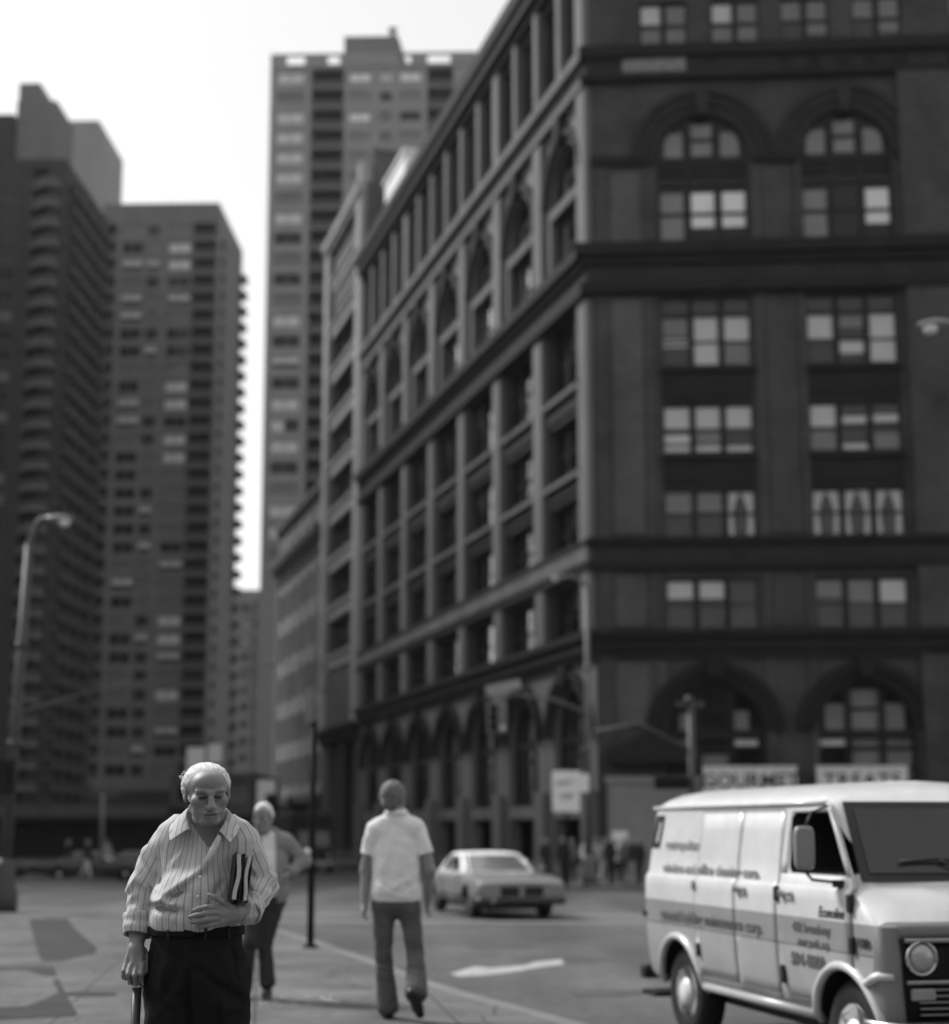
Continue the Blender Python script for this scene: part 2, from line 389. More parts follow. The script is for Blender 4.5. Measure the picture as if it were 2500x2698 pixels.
def arc_pts(xc, r, zs, n=24, a0=0.0, a1=PI):
    return [(xc-r*math.cos(a0+(a1-a0)*k/n), zs+r*math.sin(a0+(a1-a0)*k/n)) for k in range(n+1)]
def wall(mb, x0, x1, z0, z1, rects=(), arcs=(), depth=.4, y=0.0, mi=0, back=None, ghost=()):
    """wall sheet in the facade plane (x along, y inward, z up) with openings, reveals and dark room behind.
    rects (xa,xb,za,zb); arcs (xc,r,zspring,zbottom)"""
    xs = {x0, x1}; zs = {z0, z1}; holes = list(rects)+[(a[0]-a[1], a[0]+a[1], a[3], a[2]+a[1]) for a in arcs]+[h_ for h_ in ghost]
    for h in holes: xs |= {h[0], h[1]}; zs |= {h[2], h[3]}
    xs = sorted(v for v in xs if x0-1e-6 <= v <= x1+1e-6); zs = sorted(v for v in zs if z0-1e-6 <= v <= z1+1e-6)
    for zi in range(len(zs)-1):
        za, zb = zs[zi], zs[zi+1]; zc = (za+zb)/2; run = None
        for xi in range(len(xs)-1):
            xa, xb = xs[xi], xs[xi+1]; xc = (xa+xb)/2
            if any(h[0] < xc < h[1] and h[2] < zc < h[3] for h in holes):
                if run is not None: mb.face([(run,y,za),(xa,y,za),(xa,y,zb),(run,y,zb)], mi); run = None
            elif run is None: run = xa
        if run is not None: mb.face([(run,y,za),(x1,y,za),(x1,y,zb),(run,y,zb)], mi)
    for xa, xb, za, zb in rects:
        d = y+depth
        mb.face([(xa,y,za),(xa,d,za),(xa,d,zb),(xa,y,zb)], mi); mb.face([(xb,y,za),(xb,y,zb),(xb,d,zb),(xb,d,za)], mi)
        mb.face([(xa,y,zb),(xa,d,zb),(xb,d,zb),(xb,y,zb)], mi); mb.face([(xa,y,za),(xb,y,za),(xb,d,za),(xa,d,za)], mi)
        if back is not None: mb.face([(xa-.3,d+.6,za-.3),(xb+.3,d+.6,za-.3),(xb+.3,d+.6,zb+.3),(xa-.3,d+.6,zb+.3)], back)
    for xc, r, zsp, zbt in arcs:
        d = y+depth; top = zsp+r; P = arc_pts(xc, r, zsp)
        for a, b in zip(P[:-1], P[1:]):
            mb.face([(a[0],y,a[1]),(b[0],y,b[1]),(b[0],y,top),(a[0],y,top)], mi)
            mb.face([(a[0],y,a[1]),(a[0],d,a[1]),(b[0],d,b[1]),(b[0],y,b[1])], mi)
        for xx in (xc-r, xc+r): mb.face([(xx,y,zbt),(xx,d,zbt),(xx,d,zsp),(xx,y,zsp)], mi)
        mb.face([(xc-r,y,zbt),(xc+r,y,zbt),(xc+r,d,zbt),(xc-r,d,zbt)], mi)
        if back is not None: mb.face([(xc-r-.3,d+.6,zbt-.3),(xc+r+.3,d+.6,zbt-.3),(xc+r+.3,d+.6,top+.3),(xc-r-.3,d+.6,top+.3)], back)
def archivolt(mb, xc, r1, r2, zs, y0, y1, mi=0, n=24):
    A = arc_pts(xc, r1, zs, n); B = arc_pts(xc, r2, zs, n)
    for k in range(n):
        a, b, c, d = A[k], A[k+1], B[k+1], B[k]
        mb.face([(a[0],y0,a[1]),(b[0],y0,b[1]),(c[0],y0,c[1]),(d[0],y0,d[1])], mi)
        mb.face([(d[0],y0,d[1]),(c[0],y0,c[1]),(c[0],y1,c[1]),(d[0],y1,d[1])], mi)
        mb.face([(a[0],y0,a[1]),(a[0],y1,a[1]),(b[0],y1,b[1]),(b[0],y0,b[1])], mi)
    for P, Q in ((A[0],B[0]),(A[-1],B[-1])):
        mb.face([(P[0],y0,P[1]),(Q[0],y0,Q[1]),(Q[0],y1,Q[1]),(P[0],y1,P[1])], mi)

# --- windows: every window a child of its building, with frame (own mesh), pane and what hangs behind it
WCACHE = {}
def sash_mesh(w, h, double=True, mull=0, top_light=0.0):
    key = ('sash', round(w,2), round(h,2), double, mull, round(top_light,2))
    if key in WCACHE: return WCACHE[key]
    g = MB(); t = .09
    g.box(0, t, 0, .14, 0, h); g.box(w-t, w, 0, .14, 0, h); g.box(t, w-t, 0, .14, h-t, h); g.box(t, w-t, 0, .14, 0, t*1.3)
    top = h
    if top_light:
        g.box(t, w-t, -.02, .15, h-top_light-.07, h-top_light+.07); top = h-top_light-.07
    n = mull+1
    for k in range(1, n):
        x = w*k/n; g.box(x-.13, x+.13, -.03, .16, t*1.3, h-t)
    if double:
        for k in range(n):
            xa = w*k/n+(t if k == 0 else .13); xb = w*(k+1)/n-(t if k == n-1 else .13)
            m = (top)*.5; g.box(xa, xb, .03, .12, m-.05, m+.05)
    WCACHE[key] = g.mesh('window', frame_m); return WCACHE[key]
def plane_mesh(kind, w, h, m, dep=0.0):
    key = (kind, round(w,3), round(h,3), m.name)
    if key in WCACHE: return WCACHE[key]
    g = MB()
    if kind == 'pane': g.box(0, w, 0, .008, 0, h)
    elif kind == 'blind': g.box(0, w, 0, .012, 0, h); g.box(0, w, -.012, .024, 0, .035)
    elif kind == 'curtain':     # pair of tied-back drapes
        for sgn in (0, 1):
            n = 8; ring = []
            for k in range(n+1):
                t = k/n; zt = h*(1-t)
                wd = w*(.50-.30*math.sin(min(1, t/.55)*PI/2)) if t < .55 else w*(.20+.06*(t-.55)/.45)
                row = []
                for j in range(9):
                    x = wd*j/8; yy = .03*math.sin(j*2.4)
                    row.append((x if sgn == 0 else w-x, yy, zt))
                ring.append(row)
            g.rings(ring, cap=False, closed=False)
    WCACHE[key] = g.mesh(kind, m); return WCACHE[key]
def window(parent, x, z, w, h, y, rz, mull=0, double=True, top_light=0.0, blinds=(), name='window'):
    """x,z: lower left corner on the facade. blinds: list per bay of (top_fraction, material) / 'curtain' / None"""
    c, s = math.cos(rz), math.sin(rz)
    o = link(sash_mesh(w, h, double, mull, top_light), name, parent, (x*c-y*s, x*s+y*c, z), rz)
    link(plane_mesh('pane', w-.1, h-.1, glass), 'pane', o, (.05, .07, .05))
    n = mull+1
    for k in range(n):
        b = blinds[k] if k < len(blinds) else None
        xa = w*k/n+.1; wd = w/n-.2
        if b is None: continue
        hh = h-top_light
        if b == 'curtain': link(plane_mesh('curtain', wd, hh-.15, curtain_m), 'curtain', o, (xa, .16, .1))
        else:
            items = b if isinstance(b, list) else [b]
            for (f0, f1, m) in items:
                link(plane_mesh('blind', wd, hh*(f1-f0), m), 'blind', o, (xa, .1+.03*f0, hh*f0+.02))
    return o

BASE = -.62
def piece(name, m, rz, b, bev=0.0):
    g = MB(); g.box(*b); return g.build(name, m, bld, rz=rz, bevel=bev)
CX, CY = 5.33, 66.0
AL = math.atan2(-.9574, .2888); AR = math.atan2(-.0659, .9978)
bld = thing('corner_building', 'dark brick corner building with arched top windows and a long side of piers painted sunlit-pale', 'building', (CX, CY, 0))
RW = 28.5
# floor levels measured at the corner
Z = dict(top=45.7, w7=(37.4,39.1), band7=(35.9,37.2), spring7=31.9, arch_bot=27.7, corn5=(25.6,27.7), w4=(22.0,25.3), w3=(18.0,20.3), w2=(14.2,16.4), band2=(12.8,14.2), w1=(10.1,12.4), corn1=(8.9,10.1), g_spring=5.7, g_bot=3.2, sign=(3.25,4.3))
rx = [5.08, 11.53, 19.2, 25.2]     # bay centres on the short front
W_ = blind_w; G_ = blind_g
# right front -------------------------------------------------
mb = MB()
rects = []; arcs = []
hw = 2.02
for c in rx:
    for lv in ('w4','w3','w2','w1'): rects.append((c-hw, c+hw, Z[lv][0], Z[lv][1]))
    arcs.append((c, 2.08, Z['spring7'], Z['arch_bot']))
    for dx in (-1.64, 1.64): rects.append((c+dx-1.12, c+dx+1.12, Z['w7'][0], Z['w7'][1]+.5))
    arcs.append((c, 2.15, Z['g_spring'], Z['g_bot']))
wall(mb, 0, RW, BASE, 43.9, rects, arcs, depth=.55, mi=0, back=1)
mb.build('wall', [brick, room], bld, rz=AR)
# pilaster strips (corner, between bays, and the stronger pier on the right)
mb = MB()
for xa, xb, p in ((0.12,.8,.14),(2.3,2.75,.12),(7.3,7.65,.12),(9.15,9.5,.12)):
    for za, zb in ((BASE,8.88),(10.12,12.78),(14.24,25.4),(27.74,31.5)): piece('pilaster', brick, AR, (xa, xb, -p, .0, za, zb), .02)
for za, zb in ((BASE,8.88),(10.12,12.78),(14.24,25.4),(27.74,35.6)): piece('pilaster', brick, AR, (13.9, 16.5, -.42, 0, za, zb), .02)
for xa, xb, m_ in ((.84,2.26,brick_lt),(7.7,9.1,brick)):
    for za, zb in ((10.3,12.6),(14.4,25.2),(27.9,31.3)): piece('brick_panel', m_, AR, (xa, xb, -.07, 0, za, zb), .02)
piece('brick_panel', brick_lt, AR, (.84, 3.0, -.07, 0, 5.9, 8.7), .02)
# string courses and cornices
def course(mb, x0, x1, z0, z1, p, ret=True): mb.box(x0-(p if ret else 0), x1, -p, 0.0, z0, z1)
def band(rows, x0, x1, rz, m, ret, name='cornice'):
    for nm_, mm_, sel in ((name, m, [r_ for r_ in rows if r_[2] > .32]), ('frieze', trim2, [r_ for r_ in rows if r_[2] <= .32])):
        for z0, z1, p in sel:
            mb = MB(); course(mb, x0, x1, z0, z1, p, ret); mb.build(nm_, mm_, bld, rz=rz, bevel=.04)
CORN = [((27.1,27.7,.75),(26.7,27.1,.5),(25.9,26.7,.3),(25.4,25.9,.55)),((13.9,14.24,.4),(13.15,13.9,.18),(12.78,13.15,.35)),((9.75,10.12,.6),(9.2,9.75,.4),(8.88,9.2,.22)),((42.7,43.2,.4),(43.2,43.9,.7),(43.9,44.85,.9))]
for rows in CORN+[((36.7,37.3,.5),(35.95,36.7,.22),(35.6,35.95,.45))]: band(rows, 0, RW, AR, trim, True)
for c in rx:      # impost blocks between arches
    piece('impost', trim, AR, (0.02 if c == rx[0] else rx[rx.index(c)-1]+2.2, c-2.2, -.25, 0, 31.55, 32.0), .04)
piece('impost', trim, AR, (rx[-1]+2.2, RW, -.25, 0, 31.55, 32.0), .04)
for c in rx:
    mb = MB()
    archivolt(mb, c, 2.18, 2.55, Z['g_spring'], -.15, 0); archivolt(mb, c, 2.58, 2.98, Z['g_spring'], -.3, 0)
    mb.prism([(c-.28,8.0),(c+.28,8.0),(c+.42,8.85),(c-.42,8.85)], -.5, 0)   # keystone
    mb.build('arch_surround', trim, bld, rz=AR)
    mb = MB(); archivolt(mb, c, 2.11, 2.5, Z['spring7'], -.12, 0); archivolt(mb, c, 2.53, 2.92, Z['spring7'], -.22, 0); archivolt(mb, c, 2.95, 3.24, Z['spring7'], -.34, 0)
    mb.prism([(c-.2,33.8),(c+.2,33.8),(c+.34,35.1),(c-.34,35.1)], -.42, 0); mb.build('arch_surround', trim2, bld, rz=AR)
#   spandrels and frieze panels between floors
for c in rx:
    for za, zb in ((20.4,21.9),(16.5,17.9)):
            mb = MB(); mb.box(c-hw, c+hw, -.10, 0, za, zb); mb.box(c-hw-.1, c+hw+.1, -.26, 0, zb-.18, zb+.02); mb.box(c-hw+.2, c+hw-.2, -.14, -.1, za+.25, zb-.35); mb.build('spandrel', trim, bld, rz=AR, bevel=.02)
    piece('transom', trim, AR, (c-hw, c+hw, .15, .3, 31.05, 31.55), .02)
    if c != rx[0]:
        for dx in (-2.6,-1.3,0,1.3,2.6): piece('frieze_block', trim, AR, (c+dx-.3, c+dx+.3, -.3, -.22, 36.05, 36.6), .02)
mb = MB(); mb.box(1.5, 4.4, -.33, -.22, 36.0, 36.62); mb.build('name_panel', mat('carved_panel', .13, .9, .35, 3), bld, rz=AR)
# window fittings of the short front, floor by floor as they stand open, shaded or curtained
full = (0, 1, W_); uph = (.48, 1, W_); low = (0, .46, G_); thin = (.0, .2, W_)
B4 = {0: [[(.62,1,G_),(.40,.55,W_)], [full], [uph,(.0,.46,G_)]], 1: [[uph], [(.72,1,G_),(.22,.48,W_)], [full]]}
B3 = {0: [[uph,(.22,.40,W_),(0,.16,W_)], [uph,(.2,.44,G_),(0,.16,W_)], [uph,(0,.15,W_)]], 1: [[uph,(.0,.42,G_)], [(.58,.72,W_),(.0,.16,W_)], [(.6,.74,W_),(.0,.36,G_)]]}
B2 = {0: [[(.5,1,G_)], [(.55,1,G_)], 'curtain'], 1: ['curtain']*3}
B1 = {0: [[(.62,.95,W_)], [(.62,.95,W_)], None], 1: [[(.62,1,G_)], [(.45,1,G_)], [(.5,1,W_)]]}
rnd = random.Random(3)
def rb(): return rnd.choice([None, [uph], [(.6,1,G_)], [full], [(.35,1,G_)]])
for bi, c in enumerate(rx):
    for lv, BB, tl in (('w4',B4,.85),('w3',B3,0),('w2',B2,0),('w1',B1,0)):
        za, zb = Z[lv]
        bl = BB.get(bi) or [rb() for _ in range(3)]
        window(bld, c-hw, za+.02, 2*hw, zb-za-.04, .14, AR, mull=2, top_light=tl, blinds=bl)
    for k, dx in enumerate((-1.64, 1.64)):
        tb = [[(.5,1,W_),(.0,.4,G_)], [(.5,1,G_),(0,.4,G_)]] if bi == 0 else [[(.5,1,G_)], [(.5,1,G_),(.2,.42,G_)]]
        window(bld, c+dx-1.12, Z['w7'][0]+.02, 2.24, 2.16, .12, AR, mull=1, blinds=tb)
glass_dull = glass_mat('shop_glass', .6, .25, .25)
def arch_window(parent, xc, r, zs, zb, y, rz, bl=(), gm=None):
    g = MB(); archivolt(g, xc, r-.14, r-.005, zs, y, y+.18); t = .11
    for xx in (xc-r+.005, xc+r-.14): g.box(xx, xx+.135, y, y+.18, zb, zs)
    for xx in (-r/3, r/3): g.box(xc+xx-.13, xc+xx+.13, y-.03, y+.16, zb, zs+math.sqrt(r*r-(r/3)**2)-.1)
    g.box(xc-r+.14, xc+r-.14, y-.05, y+.14, zs-.32, zs+.06); g.box(xc-r+.14, xc+r-.14, y, y+.14, zb+.005, zb+.16)
    for k in range(3):
        xa = xc-r+2*r*k/3+.13; xb = xa+2*r/3-.26
        g.box(xa, xb, y+.02, y+.13, zb+(zs-zb)*.36, zb+(zs-zb)*.36+.12); g.box(xa, xb, y+.01, y+.14, zb+(zs-zb)*.68, zb+(zs-zb)*.68+.16)
    g.box(xc-r/3+.13, xc+r/3-.13, y+.02, y+.12, zs+r*.42, zs+r*.42+.14)
    o = g.build('arched_window', frame_m, parent, rz=rz)
    g = MB(); P = arc_pts(xc, r-.06, zs)
    g.face([(xc-r+.06,y+.09,zb)]+[(p[0],y+.09,p[1]) for p in P]+[(xc+r-.06,y+.09,zb)]); g.build('pane', gm or glass, o)
    for (xa, xb, za, zb2, m) in bl:
        g = MB(); g.box(xa, xb, y+.12, y+.132, za, zb2); g.build('blind', m, o)
    return o
for bi, c in enumerate(rx):
    zb = Z['arch_bot']; bl = []
    for k in range(3):
        xa = c-2.08+1.387*k+.17; lvl = [G_, W_, W_][k] if bi == 0 else [G_, None, W_][k] if bi == 1 else rnd.choice([G_, W_, None])
        if lvl: bl.append((xa, xa+1.05, zb+.95 if lvl is W_ else zb+.3, zb+2.6, lvl))
    if bi <= 1: bl += [(c-.46, c+.46, 32.1, 33.6, G_), (c-1.7, c-.85, 32.0, 33.2, G_), (c+.85, c+1.7, 32.0, 33.2, G_)]
    arch_window(bld, c, 2.08, Z['spring7'], zb, .16, AR, bl)
    gb = []
    if bi == 1: gb = [(c-.6, c+.6, 3.6, 7.5, G_), (c+.85, c+1.95, 3.6, 5.45, G_), (c-1.95, c-.8, 5.1, 5.5, W_), (c-1.7, c-.85, 5.75, 6.9, G_), (c+.85, c+1.7, 5.75, 6.9, G_)]
    if bi == 0: gb = [(c-1.9, c-1.1, 5.1, 5.5, G_), (c+.8, c+1.85, 5.1, 5.5, W_), (c-.6, c+.6, 3.6, 4.7, G_), (c+.85, c+1.5, 5.75, 6.6, G_), (c-1.5, c-.85, 5.75, 6.5, G_)]
    arch_window(bld, c, 2.15, Z['g_spring'], Z['g_bot'], .33, AR, gb)
# shopfront along the pavement
g = MB()
g.box(.4, 5.6, -.62, -.34, BASE, 3.45); g.box(.3, 5.7, -.7, -.34, 3.45, 3.75); g.box(.5, 2.9, -.66, -.62, .0, 3.2)
g.box(6.1, 13.6, -.6, -.34, BASE, 2.9)
for x in (6.1, 8.5, 10.9, 13.3): g.box(x, x+.3, -.68, -.6, BASE, 2.9)
g.build('shopfront', storefront, bld, rz=AR, bevel=.02)
g = MB(); g.box(.35, 4.3, -.95, -.35, 4.35, 5.0); g.prism([(.9,5.0),(3.6,5.0),(2.2,5.75)], -.9, -.36); g.box(5.6, 14, -.7, -.35, 2.95, 3.2)
g.build('awning', black, bld, rz=AR)
signm = mat('sign_board', 0.42, .7, .2, 3); signink = mat('sign_ink', 0.02, .7, 0)
for txt, xa, xb in (('GOURMET', 4.45, 8.35), ('TREATS', 9.2, 12.95)):
    so_ = thing('shop_sign', 'pale signboard reading %s above the shopfront behind the van' % txt, 'sign', (CX, CY, 0), group='painted signboards over the shopfront')
    so_.rotation_euler = (0, 0, AR)
    g = MB(); g.box(xa, xb, -.98, -.86, 3.05, 4.1); g.box(xa-.06, xb+.06, -1.0, -.84, 2.99, 3.05); g.box(xa-.06, xb+.06, -1.0, -.84, 4.1, 4.16)
    g.build('board', signm, so_)
    M = Matrix.Translation((xa+(xb-xa)/2, -.99, 3.26)) @ Matrix.Rotation(R(90), 4, 'X')
    text_mesh(txt, .86, 'lettering', signink, so_, M, align='CENTER', bold=.012, space=1.12 if txt == 'TREATS' else 1.0)
# long side -----------------------------------------------------
NB = 7; BW = .0975*66*1.0445; LL = NB*BW+.2
mb = MB(); rects = []; arcs = []
bc = [-(k+.5)*BW for k in range(NB)]
hwl = 2.6
for c in bc:
    for lv in ('w4','w3','w2','w1'): rects.append((c-hwl, c+hwl, Z[lv][0]-.2, Z[lv][1]+.2))
    arcs.append((c, 2.1, Z['spring7'], Z['arch_bot']))
    for dx in (-BW/4, BW/4): rects.append((c+dx-1.2, c+dx+1.2, 37.4, 42.3))
    arcs.append((c, 2.2, Z['g_spring'], 2.6))
    rects.append((c-2.2, c+2.2, BASE+.5, 2.0))
allh = list(rects)+[(a[0]-a[1], a[0]+a[1], a[3], a[2]+a[1]) for a in arcs]
wall(mb, -LL, 0, BASE, 8.88, [r_ for r_ in rects if r_[3] < 8], [a for a in arcs if a[2] < 10], depth=.6, mi=0, back=1)
wall(mb, -LL, 0, 8.88, 27.1, [r_ for r_ in rects if 8.8 < r_[2] < 27], (), depth=.6, mi=2, back=1)
wall(mb, -LL, 0, 27.1, 35.6, (), [a for a in arcs if a[2] > 10], depth=.6, mi=0, back=1)
wall(mb, -LL, 0, 35.6, 43.9, [r_ for r_ in rects if r_[2] > 35], (), depth=.6, mi=2, back=1)
mb.build('wall', [pier, room, brick], bld, rz=AL)  # one brick: sunlit tone at the arches, darker tone in the recessed floors
mb = MB()
for k in range(NB+1):
    x = -k*BW; x0, x1 = (x-.62, x+.62) if 0 < k < NB else ((x-1.15, x-.02) if k == 0 else (x-.2, x+.9))
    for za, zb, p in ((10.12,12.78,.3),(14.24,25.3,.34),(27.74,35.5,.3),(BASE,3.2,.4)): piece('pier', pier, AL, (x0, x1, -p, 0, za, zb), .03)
for k in range(2*NB+1):          # slim columns of the top storey, thicker at some piers
    x = -k*BW/2; hwid = .5 if k in (0, 4, 10) else .3
    if k == 0: x -= .55
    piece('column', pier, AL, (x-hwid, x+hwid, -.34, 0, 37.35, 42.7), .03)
for rows in CORN: band(rows, -LL, 0, AL, trim, False)
mb = MB()
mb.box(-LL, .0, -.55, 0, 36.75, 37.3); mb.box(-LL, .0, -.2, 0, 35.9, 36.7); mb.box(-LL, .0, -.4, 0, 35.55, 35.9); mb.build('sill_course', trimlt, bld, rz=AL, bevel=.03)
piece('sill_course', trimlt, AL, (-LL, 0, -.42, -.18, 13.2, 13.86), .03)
for c in bc:
    for za, zb in ((20.75,21.7),(16.85,17.6)):
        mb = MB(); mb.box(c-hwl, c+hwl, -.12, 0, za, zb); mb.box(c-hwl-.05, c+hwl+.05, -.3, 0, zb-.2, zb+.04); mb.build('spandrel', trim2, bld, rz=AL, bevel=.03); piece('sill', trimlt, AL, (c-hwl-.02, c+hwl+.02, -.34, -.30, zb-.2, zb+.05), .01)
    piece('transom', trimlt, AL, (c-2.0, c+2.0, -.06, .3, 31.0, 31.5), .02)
    mb = MB()
    archivolt(mb, c, 2.13, 2.5, Z['spring7'], -.14, 0); archivolt(mb, c, 2.53, 2.85, Z['spring7'], -.3, 0)
    mb.prism([(c-.25,34.2),(c+.25,34.2),(c+.4,35.5),(c-.4,35.5)], -.5, 0); mb.build('arch_surround', trim, bld, rz=AL)
    mb = MB(); archivolt(mb, c, 2.23, 2.6, Z['g_spring'], -.15, 0); archivolt(mb, c, 2.63, 2.98, Z['g_spring'], -.3, 0)
    mb.prism([(c-.25,8.0),(c+.25,8.0),(c+.4,8.9),(c-.4,8.9)], -.45, 0); mb.build('arch_surround', trim, bld, rz=AL)
for c in bc:
    for lv in ('w4','w3','w2','w1'):
        za, zb = Z[lv][0]-.2, Z[lv][1]+.2
        window(bld, c-hwl, za+.02, 2*hwl, zb-za-.04, .4, AL, mull=2, blinds=[rnd.choice([None,None,[(.6,1,G_)]]) for _ in range(3)])
    for dx in (-BW/4, BW/4): window(bld, c+dx-1.2, 37.42, 2.4, 4.8, .35, AL, mull=1, blinds=[None, rnd.choice([None,[(.6,1,G_)]])])
    arch_window(bld, c, 2.1, Z['spring7'], Z['arch_bot'], .35, AL)
    arch_window(bld, c, 2.2, Z['g_spring'], 2.6, .35, AL, gm=glass_dull)
# roof and blind rear sides (a closed block)
def pt(x, y, rz): return Vector((x*math.cos(rz)-y*math.sin(rz), x*math.sin(rz)+y*math.cos(rz)))
a = pt(-LL,0,AL); b = pt(RW,0,AR); c_ = b+(a)  # far corner
g = MB()
g.face([(a.x,a.y,43.9),(0,0,43.9),(b.x,b.y,43.9),(c_.x,c_.y,43.9)])
for p, q in ((a,c_),(c_,b)): g.face([(p.x,p.y,BASE),(q.x,q.y,BASE),(q.x,q.y,43.9),(p.x,p.y,43.9)])
g.build('roof', mat('roof_felt', .06, .9), bld)
# white bulkhead on the roof near the far end
whitewall = mat('whitewashed_wall', 0.8, .8, .05, 1)
s1 = 104.0; px_ = 5.33-.3017*(s1-66)+1.1
q0 = Vector((px_, s1)); ld = Vector((-.2888,.9574)); rd = Vector((.9574,.2888))
g = MB(); P = [q0, q0+rd*5, q0+rd*5+ld*6.2, q0+ld*6.2]
g.rings([[(p.x-CX,p.y-CY,43.8) for p in P], [(p.x-CX,p.y-CY,50.0) for p in P]], smooth=False)
Q = [q0-rd*.15-ld*.15, q0+rd*5.15-ld*.15, q0+rd*5.15+ld*6.35, q0-rd*.15+ld*6.35]
g.rings([[(p.x-CX,p.y-CY,50.0) for p in Q], [(p.x-CX,p.y-CY,50.25) for p in Q]], smooth=False)
g.build('roof_bulkhead', whitewall, bld)
# ------------------------------------------------------------------ loft building next door on the long side
annexb = brick_mat('loft_brick', 0.06); annexp = mat('loft_pier_stone', .18, .85, .2, .5, 0, stretch=(1,1,.3))
ann = thing('loft_building', 'tall narrow loft building with two pale full-height piers beyond the arched corner building', 'building', (CX, CY, 0))
_b = bld; bld = ann
x1 = -LL-.05; x0 = x1-14.3
mb = MB(); rects = [(x0+1.9, x1-1.9, zz+1.0, zz+3.75) for zz in [14.2+4.0*k for k in range(9)]]+[(x0+1.9, x1-1.9, BASE-1+1.4, 8.2)]
wall(mb, x0, x1, BASE-1, 51, rects, (), depth=.9, back=1); mb.build('wall', [annexb, room], ann, rz=AL)
for xa, xb in ((x0, x0+1.8), (x1-1.8, x1)): piece('pier', annexp, AL, (xa, xb, -.45, 0, 9.0, 50.2), .05)
for k in range(9):
    zz = 14.2+4.0*k
    mb = MB(); mb.box(x0+1.8, x1-1.8, -.14, 0, zz-.1, zz+.7); mb.box(x0+1.8, x1-1.8, -.32, 0, zz+.7, zz+1.0); mb.build('spandrel', annexp, ann, rz=AL, bevel=.03)
    window(ann, x0+1.9, zz+1.02, x1-x0-3.8, 2.7, .75, AL, mull=3, blinds=[rnd.choice([None,[(.5,1,G_)]]) for _ in range(4)])
mb = MB(); mb.box(x0, x1, -.7, 0, 50.2, 51.0); mb.box(x0, x1, -.5, 0, 49.7, 50.2); mb.build('cornice', annexp, ann, rz=AL, bevel=.04)
mb = MB(); mb.box(x0, x1, -.45, 0, 8.3, 9.0); mb.box(x0, x1, -.8, 0, 8.9, 9.3); mb.build('cornice', trim, ann, rz=AL, bevel=.04)
g = MB(); g.box(x0, x1, 0.01, 16, 44, 51); g.box(x0+.01, x1-.01, 16, 15.9, BASE, 44); g.build('party_wall', annexb, ann, rz=AL)
g = MB(); g.box(x1-6.5, x1-.1, .6, 8, 51, 53.4); g.box(x1-6.6, x1, .5, 8.1, 53.4, 53.8); g.build('penthouse', annexb, ann, rz=AL)
piece('chimney', annexp, AL, (x1-1.7, x1-.5, -.35, .6, 51.0, 52.9), .03)
# ------------------------------------------------------------------ older lower building beyond it
oldw = mat('old_facade_stone', .15, .9, .3, .4, 0, stretch=(1,1,.4)); oldd = mat('old_cornice_iron', .05, .7, .2, 1)
old = thing('old_commercial_building', 'older low building with a heavy dark cornice and pale upper storey down the street', 'building', (CX, CY, 0))
bld = old
x1 = x0-.05; x0 = x1-23
mb = MB(); rects = []
nb = 6; bw_ = (x1-x0)/nb
for k in range(nb):
    c = x0+(k+.5)*bw_
    for za in (4.6, 8.6, 12.6, 16.6, 20.6): rects.append((c-1.2, c+1.2, za+.6, za+3.1))
    rects.append((c-1.2, c+1.2, 27.3, 29.2))
wall(mb, x0, x1, BASE-1, 30.0, rects, (), depth=.45, back=1); mb.build('wall', [oldw, room], old, rz=AL)
wi = 0
for (xa, xb, za, zb) in rects: window(old, xa, za+.02, xb-xa, zb-za-.04, .3, AL, blinds=[rnd.choice([None,None,[(.5,1,G_)]])])
for rows in (((30.0,30.6,.5),(29.6,30.0,.25)), ((26.2,26.9,1.0),(25.7,26.2,.7),(24.9,25.7,.3)), ((3.6,4.3,.6),(3.2,3.6,.35))):
    band([(a, b, p) for a, b, p in rows], x0, x1, AL, oldd, False) if False else None
    mb = MB()
    for a, b, p in rows: mb.box(x0, x1, -p, 0, a, b)
    mb.build('cornice', oldd, old, rz=AL, bevel=.04)
for k in range(nb+1): piece('pilaster', oldw, AL, (x0+k*bw_-.35, x0+k*bw_+.35, -.18, 0, 4.3, 24.9), .03)
g = MB(); g.box(x0, x1, .01, 14, 24, 30.3); g.box(x0, x0+.1, .01, 14, BASE-1, 24); g.build('roof', oldd, old, rz=AL)
g = MB(); g.box(x0+.5, x1-.5, -.5, .0, BASE-1, 2.6); g.build('shopfront', black, old, rz=AL)
g = MB(); g.prism([(0,0),(1,0),(1,1),(0,1)], 0, 1) if False else None
g.box(x0+2, x1-6, -1.8, -.5, 2.3, 2.6); g.build('awning', black, old, rz=AL)
bld = _b

